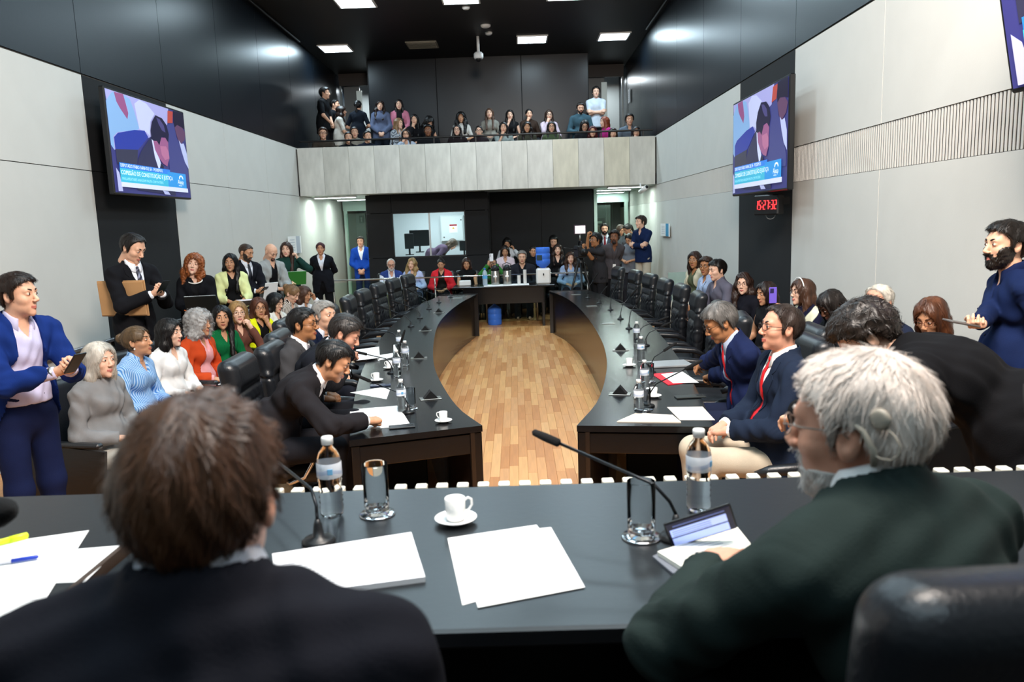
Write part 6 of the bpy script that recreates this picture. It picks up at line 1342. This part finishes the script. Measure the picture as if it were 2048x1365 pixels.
r=empty('hearing_implant',h0,Rh,'beige hearing implant disc and cable on the head of the old man','implant')
link('disc',Geo().lathe([(0,.006),(.012,.007),(.0165,.004),(.0170,0),(0,0)],20,(-.092,-.062,.040),Ry(-PI/2)@Rx(D(-20))).mesh('d',[BE]),r)
link('cable',Geo().tube([(-.096,-.070,.028),(-.100,-.082,.018),(-.102,-.090,.004),(-.102,-.088,-.010),(-.100,-.076,-.020),(-.097,-.060,-.020),(-.093,-.045,-.012)],.0016,6).mesh('c',[BE]),r)
link('ear_hook',Geo().tube([(-.089,-.048,-.035),(-.093,-.050,-.01),(-.092,-.035,.02),(-.088,-.015,.034),(-.082,.0,.03)],[.005,.006,.005,.004,.002],8).mesh('e',[BE]),r)
c=J1['P']; exec_chair(c[0],c[1]-.06,0,'black leather chair of the brown-haired man in the foreground',.42)
c=J2['P']; exec_chair(.56,1.06,-3,'black leather chair back filling the bottom right corner behind the old man',.42)
# --- gallery above
def GL(label,px,py,d,yaw=180,**k):
    st=k.pop('st',False); base=2.86 if d<17.1 else (3.09 if d<17.9 else 3.32)
    if st: k['mode']='stand'
    return person(label,px,py,d,yaw,base=base,group=None,**k)
GL('young man in a black sleeveless vest standing at the left end of the gallery',650,187,17.5,95,st=1,hair='curlyshort',hc='#15110f',skin='l',top=('tee','#15181c',dict(over='#101114',osl=0,oname='vest')),bot='#1c1e22',L=('front',),R=('front',))
GL('dark-haired young man standing behind the girl in a white tee, gallery',670,210,18.1,95,st=1,hair='short',hc='#100e0d',skin='l',top=('tee','#1a1c20'),bot='#1c1e22')
GL('girl with wavy hair in a white tee turned sideways, gallery left end',683,223,17.6,80,fem=True,st=1,hair='wavy',hc='#2a1d18',skin='l',top=('tee','#d6d4cc'),bot='#9a978a',L=('phonelow',),R=('phonelow',))
GL('woman with a dark ponytail in dark blue seen from behind, gallery',716,212,17.6,10,fem=True,st=1,hair='pony',hc='#0f0d0d',skin='l',top=('tee','#141b26'),bot='#3a4a66')
GL('girl in a blue-grey hoodie standing in the gallery',760,212,18.2,172,fem=True,st=1,hr=-6,hair='wavy',hc='#241a18',skin='p',top=('hoodie','#56607a'),bot='#18202e',L=('front',),R=('front',))
GL('girl in a pink cardigan standing in the gallery',798,210,18.3,176,fem=True,st=1,hair='long',hc='#17100f',skin='p',top=('tee','#17171a',dict(over='#c4788f')),bot='#18181c',L=('front',),R=('front',))
GL('blonde girl in a plaid jacket turned right, gallery',797,248,17.2,120,fem=True,hair='long',hc='#8a6a4a',skin='p',top=('shirt','#a7adb4'),pat=('d','#4a525c',14,.6),bot='#1c1e22')
GL('smiling girl with long dark hair in black, hand on her chin, gallery',829,240,17.8,180,fem=True,hair='long',hc='#120e0e',skin='l',top=('sweater','#131317'),bot='#1c1e22',R=('chin',))
GL('person with long curly dark hair bowed forward in the gallery',858,245,17.8,150,fem=True,hp=35,lean=25,hair='curlylong',hc='#0f0c0c',skin='l',top=('sleeveless','#17171a'),bot='#4a5a76')
GL('young person with a curly dark mop in a black jacket, gallery front',856,262,16.85,175,hair='curlyshort',hc='#0d0c0c',skin='b',top=('sweater','#121317'),bot='#1c1e22')
GL('girl with glasses covering her mouth, gallery front',812,270,16.85,178,fem=True,hair='long',hc='#2a1c18',skin='l',glasses='#222222',top=('shirt','#b9c4d6'),bot='#1c1e22',R=('mouth',))
GL('young man with curly hair and a phone at the left end of the parapet',646,268,16.85,165,hair='curlyshort',hc='#3a2a22',skin='l',glasses='#222222',top=('tee','#3a332c'),bot='#1c1e22',L=('phone',),R=('phone',))
GL('boy with short dark hair by the parapet, gallery left',697,276,16.85,165,hair='short',hc='#14100f',skin='l',top=('tee','#101216'),bot='#1c1e22')
GL('boy in a cream hoodie behind the parapet, gallery left',709,266,17.1,165,hair='short',hc='#241c18',skin='l',top=('hoodie','#8d8a80'),bot='#1c1e22')
GL('boy with short black hair in a navy tee by the parapet',735,274,16.85,150,hair='short',hc='#100e0e',skin='l',top=('tee','#131a28'),bot='#1c1e22')
GL('girl with very long curly black hair in a white top, gallery',922,236,18.0,180,fem=True,hair='curlylong',hc='#0f0c0c',skin='m',top=('tee','#c9c6c0'),bot='#4a5a76')
GL('girl with glasses and dark hair at the parapet, left of centre',914,261,16.85,180,fem=True,hair='long',hc='#1c1412',skin='p',glasses='#222222',top=('sweater','#1c1416'),bot='#1c1e22')
GL('girl with tied hair and glasses at the parapet, centre',958,263,16.85,180,fem=True,hair='bun',hc='#1c1412',skin='p',glasses='#333333',top=('sweater','#221a1e'),bot='#1c1e22')
GL('girl with light brown hair in a beige tee holding a red can',979,228,18.0,180,fem=True,hair='long',hc='#4a3326',skin='p',hp=-8,top=('tee','#8a8880'),bot='#1c1e22')
GL('girl with dark hair resting her chin on her hand, gallery front centre',1007,256,16.85,180,fem=True,hair='long',hc='#17110f',skin='l',top=('tee','#8f9a98'),bot='#1c1e22',R=('chin',))
GL('girl in black with her chin on her fist, gallery back row',1020,231,18.0,178,fem=True,hair='long',hc='#15100f',skin='p',top=('sleeveless','#141417'),bot='#1c1e22',R=('chin',))
GL('girl with wavy dark hair at the parapet, right of centre',1054,255,16.85,180,fem=True,hair='wavy',hc='#1c1310',skin='m',top=('tee','#3a3a30'),bot='#1c1e22')
GL('girl with hair tied back in a brown sweater, hand at her mouth',1058,229,18.0,170,fem=True,hair='bun',hc='#14100f',skin='l',top=('sweater','#33261f'),bot='#1c1e22',R=('mouth',))
GL('girl with glasses in a pale pink shirt, hand at her mouth',1098,231,18.0,172,fem=True,hair='long',hc='#33231b',skin='p',glasses='#333333',top=('shirt','#c9b6c4'),bot='#4a5a76',R=('mouth',))
GL('girl with glasses and long dark hair at the parapet below the pink shirt',1103,255,16.85,180,fem=True,hair='long',hc='#17110f',skin='l',glasses='#222222',top=('tee','#46523a'),bot='#1c1e22')
GL('man with a short beard in a teal sweater, gallery right',1161,217,17.9,178,hp=10,hair='full',hc='#1c1512',skin='l',beard=('short','#2a201a'),top=('sweater','#3a5460'),bot='#1c1e22')
GL('girl with dark hair and glasses looking down, gallery right',1169,252,16.95,178,fem=True,hp=24,hair='long',hc='#1c1412',skin='l',glasses='#222222',top=('sweater','#15151a'),bot='#1c1e22')
GL('person with dark red hair low behind the parapet',1185,264,16.85,180,fem=True,hair='bob',hc='#4a1418',skin='l',top=('tee','#241c1c'),bot='#1c1e22')
GL('young man in a pale tee with crossed arms standing in the right doorway',1192,185,18.6,180,st=1,hair='bowl',hc='#14100f',skin='p',top=('tee','#c3cdda'),bot='#1c1e22',L=('cross',),R=('cross',))
GL('girl with long red hair in a magenta top turned left, gallery',1209,245,17.3,-110,fem=True,hair='long',hc='#7d3a22',skin='p',top=('sweater','#a32a72'),bot='#1c1e22')
GL('girl with her hand on her face low at the parapet, gallery right',1226,268,16.85,180,fem=True,hair='bob',hc='#2a1c18',skin='l',top=('tee','#1c1c20'),bot='#1c1e22',R=('mouth',))
GL('young man in a grey-blue overshirt at the right end of the gallery',1259,240,17.4,178,hair='bowl',hc='#120f0e',skin='l',top=('shirt','#5b6672'),bot='#1c1e22')
GL('girl hiding her mouth at the far right end of the parapet',1272,265,16.85,178,fem=True,hair='long',hc='#1c1412',skin='l',glasses='#333333',top=('tee','#2a2a30'),bot='#1c1e22',R=('mouth',))
# person inside the booth
person('person bending over the counter inside the control booth',905,489,17.75,90,True,lean=55,hp=50,hair='long',hc='#5a4a3a',skin='l',top=('sweater','#5a4a5c'),bot='#22232a',L=('lap',),R=('lap',))
